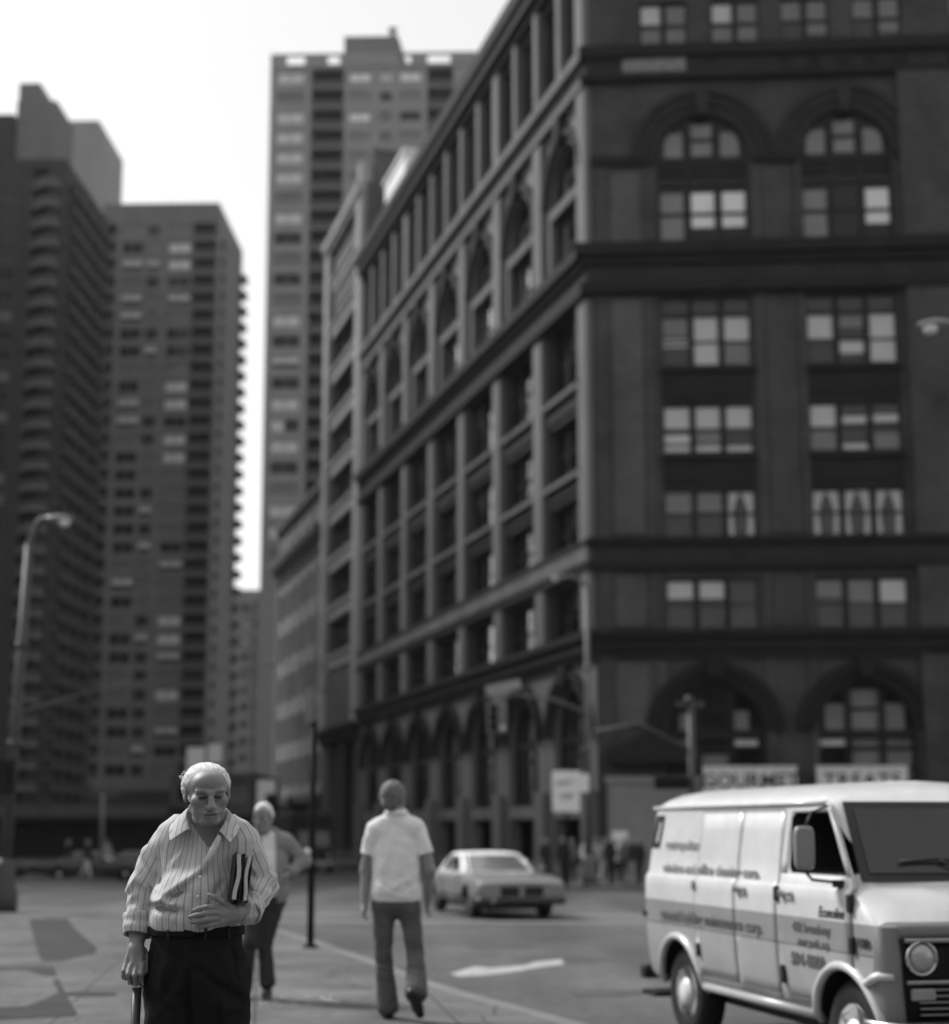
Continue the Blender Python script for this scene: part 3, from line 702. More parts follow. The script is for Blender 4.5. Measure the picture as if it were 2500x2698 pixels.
# ------------------------------------------------------------------ towers
tw_a = mat('tower_brick_grey', .10, .9, .14, .25); tw_c = mat('tower_brick_pale', .175, .9, .12, .2); tw_d = mat('tower_brick_dark', .026, .9, .15, .25)
slabm = mat('balcony_concrete', .15, .85, .15, 1); railm = mat('balcony_panel', .05, .8, .15, 1)
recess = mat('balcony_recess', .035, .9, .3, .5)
def tower_window_mesh(w, h, style):
    key = ('tw', round(w,2), round(h,2), style)
    if key in WCACHE: return WCACHE[key]
    g = MB(); t = .08
    g.box(0, t, 0, .12, 0, h); g.box(w-t, w, 0, .12, 0, h); g.box(t, w-t, 0, .12, h-t, h); g.box(t, w-t, 0, .12, 0, t); g.box(w*.5-.04, w*.5+.04, .0, .12, t, h-t)
    g.face([(t,.1,t),(w-t,.1,t),(w-t,.1,h-t),(t,.1,h-t)], 1)
    if style == 1: g.box(t, w-t, .12, .13, t, h-t, 2)
    elif style == 2: g.box(t, w-t, .12, .13, h*.45, h-t, 2)
    elif style == 3: g.box(t, w*.5, .12, .13, t, h-t, 2)
    elif style == 4: g.box(t, w-t, .12, .13, t, h-t, 3)
    WCACHE[key] = g.mesh('window', [frame_t, glass_t, blind_w, blind_g]); return WCACHE[key]
def bal_mesh(w, d, hh, rail=1.0, m=None):
    key = ('bal', w, d, hh)
    if key in WCACHE: return WCACHE[key]
    g = MB(); g.box(0, w, -d, 0, -.2, 0); g.box(0, w, -d, -d+.1, 0, rail, 1); g.box(0, .1, -d+.1, 0, 0, rail, 1); g.box(w-.1, w, -d+.1, 0, 0, rail, 1)
    WCACHE[key] = g.mesh('balcony', [slabm, railm]); return WCACHE[key]
TR = R(-1.5)
frame_t = mat('tower_window_frame', .12, .5, .1, 1); glass_t = glass_mat('tower_window_glass', 1.0, .05, .5)
def tower(root, w, dep, ztop, cols, z0, dz, nrow, m, recs=(), zb=-1.4, style=lambda ci, k: 0, parapet=.8):
    """box tower in root space: x along front, y back. cols: (xa,xb,h,sill); recs: (xa,xb) balcony recess columns"""
    mb = MB(); rects = []
    for k in range(nrow):
        for (xa, xb, h, s) in cols: rects.append((xa, xb, z0+k*dz+s, z0+k*dz+s+h))
    wall(mb, 0, w, zb, ztop, rects, (), depth=.3, back=1)
    rr = [(xa, xb, z0+k*dz+.12, z0+(k+1)*dz-.12) for k in range(nrow) for (xa, xb) in recs]
    if rr:
        mb = MB(); wall(mb, 0, w, zb, ztop, rects+rr, (), depth=.3)
        for (xa, xb, za, zb_) in rr:
            for q in ([(xa,.3,za),(xa,1.6,za),(xa,1.6,zb_),(xa,.3,zb_)],[(xb,.3,za),(xb,1.6,za),(xb,1.6,zb_),(xb,.3,zb_)],[(xa,.3,zb_),(xa,1.6,zb_),(xb,1.6,zb_),(xb,.3,zb_)],[(xa,.3,za),(xb,.3,za),(xb,1.6,za),(xa,1.6,za)]): mb.face(q, 0)
            mb.face([(xa,1.6,za),(xb,1.6,za),(xb,1.6,zb_),(xa,1.6,zb_)], 1)
        for (xa, xb, za, zb_) in rects: mb.face([(xa-.2,.8,za-.2),(xb+.2,.8,za-.2),(xb+.2,.8,zb_+.2),(xa-.2,.8,zb_+.2)], 1)
    for p, q in (((w,0),(w,dep)),((w,dep),(0,dep)),((0,dep),(0,0))): mb.face([(p[0],p[1],zb),(q[0],q[1],zb),(q[0],q[1],ztop),(p[0],p[1],ztop)])
    mb.face([(0,0,ztop-.4),(w,0,ztop-.4),(w,dep,ztop-.4),(0,dep,ztop-.4)])
    mb.build('wall', [m, room], root)
    for ci, (xa, xb, h, s) in enumerate(cols):
        for k in range(nrow):
            link(tower_window_mesh(xb-xa, h, style(ci, k)), 'window', root, (xa, .06, z0+k*dz+s))
    for (xa, xb) in recs:
        for k in range(nrow): link(bal_mesh(xb-xa, .35, dz, .95), 'balcony', root, (xa, .3, z0+k*dz+.121))
rt = random.Random(11)
# A: wide slab with windows and a balcony column, balconies showing at its right end
yA = 222.0; xA = xw(180*D2F, yA, 50)
A = thing('apartment_tower', 'grey apartment tower beside the sky gap, its right edge saw-toothed with balconies', 'apartment tower', (xA, yA, 0), TR, 'apartment towers in the haze')
lights = {}
stA = [[rt.choice([0,0,0,0,4,2]) for _ in range(31)], [rt.choice([0,0,4,4,2]) for _ in range(31)], [rt.choice([4,4,1,1,0,0,2]) for _ in range(31)]]
tower(A, 17.9, 20, 96.4, [(3.2,6.4,1.75,.6),(7.0,8.9,1.75,.6),(10.3,13.7,1.6,.65)], 8.2, 2.745, 31, tw_a, recs=[(.6,2.2),(14.0,17.5)], style=lambda c, k: stA[c][k])
for k in range(31):
    g_ = bal_mesh(2.2, 1.05, 2.7, .9)
    o = link(g_, 'side_balcony', A, (17.9, 19.9-2.2, 8.3+2.745*k), R(90)); o.scale = (1,1,1)
    o = link(g_, 'side_balcony', A, (17.9, 2.6, 8.3+2.745*k), R(90)); o.scale = (1,.45,1)
g = MB(); g.box(-1, 19, -.5, 3, -1.4, 6.8); g.build('podium', tw_d, A)
# centre: broad tower with notched parapet and a rooftop block
yM = 187.0; xM = xw(515*D2F, yM, 60)
Mt = thing('apartment_tower', 'broad pale tower straight ahead with notched parapet, balcony column and rooftop block', 'apartment tower', (xM, yM, 0), TR, 'apartment towers in the haze')
br = [1,0,1,1,1,1,4,1,4,0,2,4,1,0,1,1,4,1,0,2,3,1,1,1,0,4,1,1,4,0,1,2,1]
br = [1,4,1,1,1,1,4,1,0,4,0,4,1,0,2,0,1,3,1,0,4,1,1,4]
tower(Mt, 27, 22, 100.4, [(.9,4.5,1.6,.65),(10.4,13.2,1.3,.8),(14.4,16.0,1.3,.8),(17.0,19.8,1.3,.8)], 33.9, 2.76, 24, tw_c, recs=[(5.4,9.7),(20.6,24)], style=lambda c, k: br[23-k] if c == 0 else ([1,4,1,4,4,4,4,4][(23-k)] if c == 1 and k > 15 else (1 if k == 23 and c > 1 else 4 if (k*7+c) % 3 else 0)))
mb = MB(); wall(mb, 0, 27, 100.0, 102.2, [(2.1,4.5,100.7,101.9),(7.5,9.1,100.7,101.9),(16.6,18.4,100.7,101.9),(20.6,23.6,100.7,101.9)], (), depth=.35)
mb.build('parapet', tw_c, Mt)
g = MB(); g.box(9.3, 17.2, 3, 13, 100.0, 102.6); g.build('rooftop_block', tw_c, Mt)
g = MB(); g.box(9.3, 16.5, 3, 13, 102.6, 106.2); g.prism([(16.5,102.6),(17.6,102.6),(16.5,106.2)], 3, 13); g.build('water_tank_housing', mat('tank_housing', .12, .9, .1, .4), Mt)
g = MB(); g.tube([(15.6,5,106.2),(15.6,5,108.0)], .45, 10); g.tube([(15.6,5,108.0),(15.6,5,108.3)], .6, 10); g.build('flue', mat('tank_housing', .12), Mt)
# C: nearest left tower, sides hung with long balconies
yC = 190.0; xC = xw(-40*D2F, yC, 50)
xr = xw(107*D2F, yC, 50)-xC
C_ = thing('apartment_tower', 'dark tower on the far left with stacked curved balconies and a rooftop stair block', 'apartment tower', (xC, yC, 0), TR, 'apartment towers in the haze')
tower(C_, xr, 21, 88.9, [(1.0,3.4,1.4,.8)], 3.4, 2.72, 31, tw_d, recs=[(5.4,7.5)], style=lambda c, k: rt.choice([0,0,4]))
def curved_balcony(w, d):
    key = ('cb', w, d)
    if key in WCACHE: return WCACHE[key]
    g = MB(); n = 10; A_ = [(w/2-w/2*math.cos(PI*k/n), -d*math.sin(PI*k/n)) for k in range(n+1)]
    for z0_, z1_, mi in ((-.2, 0, 0), (0, .9, 1)):
        for p, q in zip(A_[:-1], A_[1:]): g.face([(p[0],p[1],z0_),(q[0],q[1],z0_),(q[0],q[1],z1_),(p[0],p[1],z1_)], mi)
        g.face([(p[0],p[1],z0_) for p in A_]); 
    g.face([(p[0],p[1],0) for p in A_])
    WCACHE[key] = g.mesh('curved_balcony', [slabm, railm]); return WCACHE[key]
for k in range(31): link(curved_balcony(2.9, 1.3), 'curved_balcony', C_, (6.3, -.02, 3.5+2.72*k))
def long_balcony(w, d):
    key = ('lb', w, d)
    if key in WCACHE: return WCACHE[key]
    g = MB(); g.box(0, w, -d, 0, -.25, 0); g.box(0, w, -d, -d+.1, 0, .95, 1); g.box(0, .1, -d, 0, 0, .95, 1); g.box(w-.1, w, -d, 0, 0, .95, 1)
    for k in range(1, 4): g.box(w*k/4-.06, w*k/4+.06, -d+.1, 0, 0, 2.4, 1)
    WCACHE[key] = g.mesh('long_balcony', [railm, tw_d]); return WCACHE[key]
for k in range(31): link(long_balcony(18.0, .9), 'long_balcony', C_, (xr, 1.6, 3.5+2.72*k), R(90))
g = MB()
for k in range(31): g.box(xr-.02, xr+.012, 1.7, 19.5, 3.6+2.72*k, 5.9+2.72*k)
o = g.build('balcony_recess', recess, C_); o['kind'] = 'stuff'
g = MB(); g.box(xr-7.2, xr-1.9, 1, 9, 88.9, 97.6); g.box(xr-7.2, xr-4.4, 1.5, 8, 97.6, 100.4); g.build('rooftop_block', tw_a, C_)
g = MB(); g.box(0, xr-7.3, .3, 14, 88.9, 95.4); g.build('upper_storey', tw_d, C_)
# B: plain end wall of a farther tower
yB = 262.0; xB = xw(100*D2F, yB, 100)
B_ = thing('apartment_tower', 'plain windowless end wall of a taller tower behind the two left towers', 'apartment tower', (xB, yB, 0), TR, 'apartment towers in the haze')
wB = xw(190*D2F, yB, 120)-xB
tower(B_, wB, 17, zw(235*D2F, yB), [(.8,2.6,1.4,.8)], 40, 2.75, 20, mat('tower_end_wall', .17, .9, .12, .12, 0, stretch=(1,1,.3)), style=lambda c, k: 0)
# distant blocks closing the street
far = thing('distant_apartment_block', 'small distant apartment block closing the end of the street under the sky gap', 'building', (xw(440*D2F, 262, 20), 262, 0), TR)
fw = xw(545*D2F, 262, 20)-xw(440*D2F, 262, 20)
tower(far, fw, 18, 42.5, [(k*1.9+.6, k*1.9+1.6, 1.3, .8) for k in range(4)], 6, 2.9, 12, mat('distant_brick', .2, .9, .2, .3), style=lambda c, k: rt.choice([0,4,1,0]))
piece_ = MB(); piece_.box(4.9, 6.3, -.7, 0, -1, 41); piece_.build('pilaster', slabm, far)
def low_block(name, label, X0, X1, y, ztop, m, dep=14, rows=1):
    xa = xw(X0*D2F, y); xb = xw(X1*D2F, y)
    r = thing(name, label, 'building', (xa, y, 0), TR)
    w = xb-xa; n = max(2, int(w/3.2))
    tower(r, w, dep, ztop, [(w*k/n+.5, w*(k+1)/n-.5, 1.5, .9) for k in range(n)], 2.6 if rows > 0 else 0, 2.9, rows, m, style=lambda c, k: rt.choice([0,0,4]))
    return r, w
r, w_ = low_block('shop_building', 'low dark shop building at the foot of the grey apartment tower', 330, 492, 124, 5.9, mat('dark_render', .07, .8, .3, .3), rows=1)
g = MB(); g.box(.3, w_-.3, -.25, 0, -.7, 2.2); g.box(0, w_, -1.4, -.25, 2.2, 2.5); g.build('shopfront', black, r)
r2, w2 = low_block('shop_building', 'long low dark shop row behind the left street lamp', -140, 330, 118, 3.2, mat('dark_render', .05), rows=0)
g = MB()
g.box(.3, w2-.3, -.25, 0, -.7, 2.0); g.box(0, w2, -1.6, -.25, 2.0, 2.35); g.build('shopfront', black, r2)
bb = thing('billboard', 'white two-panel billboard on the low roof behind the old man\'s head', 'billboard', (xw(396*D2F, 122), 122.0, 5.9-.01))
white_board = mat('billboard_paper', .62, .8, .08, .6)
for xa, xb, za, zb in ((-1.45,.0,.05,2.0),(.25,1.35,.75,2.25)):
    g = MB(); g.box(xa, xb, -.12, 0, za, zb); g.build('panel', white_board, bb)
g = MB()
for x in (-1.2, -.2, .5, 1.1): g.box(x-.05, x+.05, 0, .1, -.0, 2.1)
g.build('stand', dark, bb)
r3, w3 = low_block('low_building', 'far low brick building at the very end of the street', 430, 560, 330, zw(1400*D2F, 330), mat('far_brick', .12, .9, .3, .2), rows=4)

# added blocks left of the street, out of view, that shape its sun and shade
for nm, lab, X_, Y_, LN, H_ in (('unseen_light_block', 'unseen block added left of the street to shape light on the crossing', -44, 12, 86, 22), ('apartment_tower', 'unseen tall block added left of the street to shade the lower long side', -62, 104, 62, 84)):  # the apartment_tower here is an added unseen shade block, not a real tower
    sh = thing(nm, lab, 'building', (X_, Y_, 0))
    mb = MB(); rects = [(4+k*6.0, 6.6+k*6.0, 5+4.0*j, 7.4+4.0*j) for k in range(int(LN/6)-1) for j in range(int(H_/4)-2)]
    wall(mb, 0, LN, -1.4, H_, rects, (), depth=.35, back=1)
    mb.face([(0,0,-1.4),(0,25,-1.4),(0,25,H_),(0,0,H_)]); mb.face([(LN,0,-1.4),(LN,25,-1.4),(LN,25,H_),(LN,0,H_)]); mb.face([(0,0,H_),(LN,0,H_),(LN,25,H_),(0,25,H_)]); mb.face([(0,25,-1.4),(LN,25,-1.4),(LN,25,H_),(0,25,H_)])
    mb.build('wall', [tw_d, room], sh, rz=R(90))

sh = thing('unseen_light_block', 'unseen block added behind the viewer to cut low sky light', 'building', (-60, -24, 0))  # added out of view to block low light from the front
mb = MB(); rects = [(3+k*5.0, 5.6+k*5.0, 4+4.0*j, 6.6+4.0*j) for k in range(23) for j in range(3)]
wall(mb, 0, 120, -.5, 17, rects, (), depth=.35, back=1)
mb.face([(0,0,-.5),(0,20,-.5),(0,20,17),(0,0,17)]); mb.face([(120,0,-.5),(120,20,-.5),(120,20,17),(120,0,17)]); mb.face([(0,0,17),(120,0,17),(120,20,17),(0,20,17)]); mb.face([(0,20,-.5),(120,20,-.5),(120,20,17),(0,20,17)])
mb.build('wall', [tw_a, room], sh, rz=PI); sh.location.x = 60
# ------------------------------------------------------------------ street furniture
pole_m = mat('lamp_post_paint', .04, .6, .2, 3, spec=.4); pole_lt = mat('galvanised_post', .075, .5, .15, 4, spec=.4); pole_dk = mat('dark_post_paint', .008, .7, .2, 4, spec=.1)
lampglass = mat('lamp_glass', .6, .3, .05, 1, spec=.5)
def lamp_post(name, label, x, y, zbase, ztop, arm, r=.09, lean=(0,0), m=None, head=True, tint=None):
    """tapered post with a curved arm; arm = (dx, dz) of the lamp from the top"""
    m = m or pole_m
    t = thing(name, label, 'street lamp', (x, y, zbase), group=None)
    H = ztop-zbase
    g = MB(); g.lathe([(r*2.6,-.02),(r*2.6,.35),(r*2.1,.5),(r*1.9,.9),(r*1.3,1.05)], 16); g.build('base', m, t)
    g = MB(); g.tube([(0,0,1.0),(lean[0]*.5,0,H*.5),(lean[0],0,H)], [r*1.15,r,r*.8], 14)
    for zz in (.45, .72): g.tube([(lean[0]*zz,0,H*zz-.06),(lean[0]*zz,0,H*zz+.06)], r*1.25, 14)
    g.build('post', m, t)
    n = 10; P = [(lean[0]+arm[0]*k/n, 0, H+arm[1]*math.sin(PI/2*min(1,k/n*1.35))) for k in range(n+1)]
    g = MB(); g.tube([(lean[0],0,H-.05)]+P, [r*.8]+[r*.62]*(n+1), 10); g.build('arm', m, t)
    if head:
        e = Vector(P[-1]); sg = 1 if arm[0] > 0 else -1; L_ = .62
        g = MB(); rings = []
        for k in range(9):
            f = k/8; hw_ = .15*math.sin(PI*min(max(f*.92+.06,0),1))**.6; hh = .09*math.sin(PI*min(max(f*.92+.06,0),1))**.6
            rings.append([(e.x+sg*(f*L_-.08), e.y+hw_*math.cos(a), e.z+hh*math.sin(a)*(1 if math.sin(a) > 0 else .55)) for a in [2*PI*j/12 for j in range(12)]])
        g.rings(rings); h_ = g.build('lamp_head', mat('lamp_head_metal', .16, .4, .1, 2, spec=.5), t)
        g = MB(); g.lathe([(.02,-.12),(.09,-.1),(.12,-.03),(.12,0)], 14, c=(e.x+sg*.34, e.y, e.z-.04)); g.build('lens', lampglass, h_)
    return t
yl = 30.8; gl = gz(yl)+SIDE
lt = lamp_post('street_lamp', 'leaning grey street lamp with a curved arm on the pavement at the left edge', xw(12*D2F, yl), yl, gl, zw(1062*D2F, yl), (.36, .55), .11, (.22, 0))
g = MB(); g.box(-.17,.17,-.3,-.02,2.35,3.0); 
for k in range(3): g.lathe([(.09,0),(.105,-.1)], 12, 'y', (0,-.3,2.47+.2*k))
g.build('signal_head', black, lt)
# lamp over the right edge, its post out of the picture
yr = 24.0
rl = lamp_post('street_lamp', 'pale street lamp head reaching in from the right edge above the van', xw(2120*D2F, yr, 9), yr, gz(yr)+.02, zw(672*D2F, yr), (xw(1856*D2F, yr, 9)-xw(2120*D2F, yr, 9), .35), .09)
# far corner: tall post with lamp, mast arm and traffic signal
yc = 55.5; xc_ = xw(1552, yc)
cl = lamp_post('street_lamp', 'tall pale corner lamp post with a signal arm in front of the arched building', xc_, yc, gz(yc)+.16, zw(1545, yc), (xw(1487, yc, 9)-xc_, .35), .11, m=pole_lt)
H0 = gz(yc)+.16
g = MB(); za = zw(1880, yc)-H0; zb_ = zw(1832, yc)-H0; xe = xw(1300, yc, 5)-xc_
g.tube([(0,0,za),(xe*.35,0,za+(zb_-za)*.75),(xe*.7,0,zb_),(xe,0,zb_)], [.07,.06,.05,.045], 10); g.build('signal_arm', pole_lt, cl)
sg = thing('traffic_signal', 'grey traffic signal hung from the arm of the corner lamp post', 'traffic signal', (xc_+xe+.12, yc, H0+zb_-.03))
g = MB(); g.box(-.36,.36,-.16,.16,-1.35,-.28); g.tube([(0,0,0),(0,0,-.3)], .04, 8); g.build('housing', mat('signal_housing', .12, .5, .15, 2, spec=.4), sg, bevel=.03)
for k in range(3):
    g = MB(); g.lathe([(.13,-.02),(.13,-.18),(.15,-.2),(.15,-.02)], 14, 'y', (-.12,-.16,-.48-.33*k)); g.build('visor', black, sg)
g = MB(); g.lathe([(.1,-.0),(.06,-.04)], 12, 'y', (.2,-.17,-1.18)); g.build('lens', lampglass, sg)
sgn = thing('street_name_sign', 'small tilted street name plate above the hanging traffic signal', 'sign', (xc_+xe+.5, yc-.2, H0+zb_+.1))
g = MB(); g.box(-.75,.55,-.02,.02,.02,.38); g.build('plate', mat('enamel_plate', .2, .5, .1, 2), sgn, rz=0).rotation_euler = (0, R(-12), 0)
# big white notice on a post and small plate beside it
yn = 53.0; xn = xw(1492, yn); gn = gz(yn)+.02
ns = thing('notice_sign', 'large white notice board with dark smudged lines on a post at the far corner', 'sign', (xn, yn, gn))
g = MB(); g.tube([(0,.06,0),(0,.06,zw(2020,yn)-gn)], .05, 10); g.build('post', pole_dk, ns)
zt, zb2 = zw(2032,yn)-gn, zw(2140,yn)-gn; wv = xw(1528,yn)-xw(1456,yn)
g = MB(); g.box(-wv/2, wv/2, -.03, .0, zb2, zt); g.build('board', mat('white_notice', .66, .6, .06, 2), ns, bevel=.02)
g = MB()
for (xa, xb, f0, f1) in ((-.38,.05,.66,.74),(-.1,.3,.72,.76),(-.2,.28,.38,.44),(-.22,.22,.31,.35)): g.box(xa*wv, xb*wv, -.036, -.03, zb2+(zt-zb2)*f0, zb2+(zt-zb2)*f1)
g.build('print', mat('faded_print', .2, .8, .3, 5), ns)
sp_ = thing('small_sign', 'small white plate beside the large notice board', 'sign', (xw(1541,yn), yn, gn))
g = MB(); g.tube([(0,.05,0),(0,.05,zw(2030,yn)-gn)], .035, 8); g.build('post', pole_lt, sp_)
g = MB(); g.box(-.16,.16,-.02,.01,zw(2088,yn)-gn,zw(2040,yn)-gn); g.build('plate', mat('white_notice', .66), sp_, bevel=.03)
# traffic pole behind the van, with push box, cross head and bracing wire
yp = 42.0; xp = xw(1826, yp); gp = gz(yp)
tp = thing('traffic_pole', 'plain traffic pole with a small cross head rising behind the white van', 'pole', (xp, yp, gp))
hp = zw(1858, yp)-gp
g = MB(); g.lathe([(.2,0),(.2,.3),(.12,.45)], 14); g.tube([(0,0,.4),(0,0,hp)], .1, 12); g.build('post', pole_m, tp)
g = MB(); g.box(-.38,.38,-.06,.06,hp-.05,hp+.1); g.lathe([(.12,0),(.12,.2),(.05,.26)], 12, c=(-.05,0,hp)); g.build('cross_head', pole_m, tp)
g = MB(); g.tube([(-.05,0,zw(1975,yp)-gp),(xw(1690,yp)-xp,.3,zw(1905,yp)-gp),(xw(1570,yp)-xp,.6,zw(1925,yp)-gp)], [.05,.045,.04], 8); g.build('arm', pole_m, tp)
g = MB(); g.box(-1.05,-.1,-.2,-.02,zw(2080,yp)-gp,zw(2048,yp)-gp); g.build('plate', pole_dk, tp)
# tall thin post on the kerb
ym = 19.6; xm = xw(608*D2F, ym); gm = gz(ym)+SIDE
pm = thing('street_post', 'tall thin dark post standing at the kerb between the two walkers', 'post', (xm, ym, gm))
hm = zw(1412*D2F, ym)-gm
g = MB(); g.tube([(0,0,0),(0,0,hm*.5),(0,0,hm)], .044, 16); g.lathe([(.1,0),(.1,.02),(.06,.05)], 16); g.lathe([(.05,hm-.02),(.05,hm+.02),(.02,hm+.05),(.002,hm+.055)], 14); g.build('shaft', pole_dk, pm)
g = MB(); g.lathe([(.0,-.062),(.04,-.058),(.045,-.03),(.02,-.02)], 14, 'y', (-.05,0,zw(1659*D2F, ym)-gm)); g.build('light_spot_disc', mat('light_spot_pale', .5, .15, .1, 2, spec=.6), pm)  # added pale disc standing in for a blurred spot of light
yh = 114.0
hs_ = thing('projecting_sign', 'narrow pale sign projecting from the loft building above its dark shopfront', 'sign', (xw(811, yh, 5), yh, zw(1905, yh)))
g = MB(); 
for k in range(5): g.box(-.32,.32,-.06,.06,.55*k,.55*k+.45)
g.build('letter_panel', mat('faded_sign_panel', .22, .7, .2, 3), hs_)
g = MB(); g.box(-.36,.36,-.04,.04,-.08,0); g.box(-.36,-.325,-.04,.04,0,2.7); g.box(.325,.36,-.04,.04,0,2.7); g.box(.36,2.2,-.03,.03,2.4,2.5); g.build('frame', pole_m, hs_)
# slim pale post with cross plate far left, and overhead cable
y5 = 66.5; x5 = xw(199*D2F, y5); g5 = gz(y5)+.16
wp = thing('signpost', 'slim pale signpost on the far pavement behind the old man, left of him', 'signpost', (x5, y5, g5))
g = MB(); g.tube([(0,0,0),(0,0,zw(1545*D2F,y5)-g5)], .09, 10); g.build('post', pole_lt, wp)
g = MB(); g.box(-.55,.75,-.04,0,zw(1550*D2F,y5)-g5,zw(1541*D2F,y5)-g5); g.build('plate', pole_m, wp)
cb = MB(); P = []
for k in range(15):
    t_ = k/14; yy = 31+26*t_; Xd = 20+(430-20)*t_; Yd = 1395-(1395-1308)*(1-(1-t_)**1.6)
    P.append((xw(Xd*D2F, yy, 5), yy, zw(Yd*D2F, yy)))
yend = 57.0; P.append((xw(560*D2F,62,8), 62, zw(1292*D2F,62))); P.append((xw(900*D2F,75,8), 75, zw(1330*D2F,75)))
o = cb.tube(P, .018, 6); o = cb.build('overhead_cable', pole_m); tag(o, 'thin overhead cable slung across the street from the left street lamp', 'cable')
# hanging banner sign on the left side of the street
yb = 104.0; xb_ = xw(517*D2F, yb); gb = gz(yb)
bs = thing('projecting_sign', 'tall white sign board on a bracket above the white-haired walker, down the street', 'sign', (xb_, yb, gb))
zt, zb2 = zw(1520*D2F,yb)-gb, zw(1592*D2F,yb)-gb
g = MB(); g.box(-.62,.62,-.06,.06,zt-.9,zt); g.box(-.62,-.02,-.06,.06,zb2,zt-.9); g.build('board', white_board, bs)
g = MB(); g.tube([(-.55,.1,0),(-.55,.1,zt)], .06, 8); g.build('post', pole_m, bs)
# ------------------------------------------------------------------ the white van
chrome = mat('chrome', .62, .18, .05, 5, metal=1.0)
dullchrome = mat('worn_chrome', .45, .3, .1, 6, metal=.9)
rubber = mat('tyre_rubber', .018, .85, .2, 8, .2, 60)
blackplastic = mat('black_trim', .012, .5, .1, 5, spec=.4)
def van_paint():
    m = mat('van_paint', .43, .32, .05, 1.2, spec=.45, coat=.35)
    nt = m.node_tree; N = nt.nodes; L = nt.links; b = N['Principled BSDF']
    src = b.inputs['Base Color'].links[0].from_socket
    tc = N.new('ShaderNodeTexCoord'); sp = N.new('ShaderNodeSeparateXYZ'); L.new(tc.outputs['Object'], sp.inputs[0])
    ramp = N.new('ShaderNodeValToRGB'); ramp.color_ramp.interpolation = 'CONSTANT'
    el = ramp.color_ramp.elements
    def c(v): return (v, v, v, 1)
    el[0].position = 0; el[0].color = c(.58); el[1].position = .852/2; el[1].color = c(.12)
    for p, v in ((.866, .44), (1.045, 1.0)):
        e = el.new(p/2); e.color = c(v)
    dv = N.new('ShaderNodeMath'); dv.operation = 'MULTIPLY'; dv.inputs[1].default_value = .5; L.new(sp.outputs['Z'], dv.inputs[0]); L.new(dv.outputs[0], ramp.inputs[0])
    # the dark surround of the grille wraps the nose corners
    xm_ = N.new('ShaderNodeMath'); xm_.operation = 'MULTIPLY'; xm_.inputs[1].default_value = -.2; L.new(sp.outputs['Z'], xm_.inputs[0])
    xa_ = N.new('ShaderNodeMath'); xa_.operation = 'ADD'; L.new(sp.outputs['X'], xa_.inputs[0]); L.new(xm_.outputs[0], xa_.inputs[1])
    xg_ = N.new('ShaderNodeMath'); xg_.operation = 'GREATER_THAN'; xg_.inputs[1].default_value = 3.10-.2*.87; L.new(xa_.outputs[0], xg_.inputs[0])
    zl_ = N.new('ShaderNodeMath'); zl_.operation = 'LESS_THAN'; zl_.inputs[1].default_value = 1.07; L.new(sp.outputs['Z'], zl_.inputs[0])
    nm_ = N.new('ShaderNodeMath'); nm_.operation = 'MULTIPLY'; L.new(xg_.outputs[0], nm_.inputs[0]); L.new(zl_.outputs[0], nm_.inputs[1])
    # road dirt low on the panels
    no = N.new('ShaderNodeTexNoise'); no.inputs['Scale'].default_value = 6; no.inputs['Detail'].default_value = 8; L.new(tc.outputs['Object'], no.inputs['Vector'])
    mr = N.new('ShaderNodeMapRange'); mr.inputs['From Min'].default_value = .35; mr.inputs['From Max'].default_value = .7; mr.inputs['To Min'].default_value = .86; mr.inputs['To Max'].default_value = 1.05
    L.new(no.outputs['Fac'], mr.inputs[0])
    m1 = N.new('ShaderNodeMix'); m1.data_type = 'RGBA'; m1.blend_type = 'MULTIPLY'; m1.inputs['Factor'].default_value = 1
    L.new(src, m1.inputs['A']); L.new(ramp.outputs['Color'], m1.inputs['B'])
    m2 = N.new('ShaderNodeMix'); m2.data_type = 'RGBA'; m2.blend_type = 'MULTIPLY'; m2.inputs['Factor'].default_value = .6
    L.new(m1.outputs['Result'], m2.inputs['A']); L.new(mr.outputs[0], m2.inputs['B']); m3 = N.new('ShaderNodeMix'); m3.data_type = 'RGBA'; m3.inputs['B'].default_value = (.22,.22,.22,1)
    L.new(nm_.outputs[0], m3.inputs['Factor']); L.new(m2.outputs['Result'], m3.inputs['A']); L.new(m3.outputs['Result'], b.inputs['Base Color'])
    return m
vpaint = van_paint()
cabin = mat('cab_interior', .02, .8, .2, 3)
VL = [(.40,.86),(.425,.895),(.47,.915),(.6,.935),(.75,.948),(.86,.953),(1.04,.957),(1.16,.957),(1.225,.953),(1.242,.94),(1.262,.925),(1.4,.908),(1.6,.88),(1.74,.862),(1.775,.856)]
def vside(z):
    for (a, p), (b, q) in zip(VL[:-1], VL[1:]):
        if a <= z <= b: return p+(q-p)*(z-a)/(b-a)
    return VL[0][1] if z < VL[0][0] else VL[-1][1]
def interp(tab, z):
    if z <= tab[0][0]: return tab[0][1]
    for (a, p), (b, q) in zip(tab[:-1], tab[1:]):
        if z <= b: return p+(q-p)*(z-a)/(b-a)
    return tab[-1][1]
XF = [(.40,3.16),(.47,3.2),(.86,3.22),(1.0,3.215),(1.05,3.2),(1.09,3.16),(1.14,3.09),(1.20,2.99),(1.25,2.89),(1.275,2.84),(1.30,2.82),(1.78,2.45),(1.82,2.40),(1.88,2.28),(1.93,2.0)]
XR = [(.40,-.66),(.47,-.70),(1.0,-.725),(1.24,-.72),(1.5,-.70),(1.775,-.665),(1.82,-.64),(1.88,-.55),(1.93,-.35)]
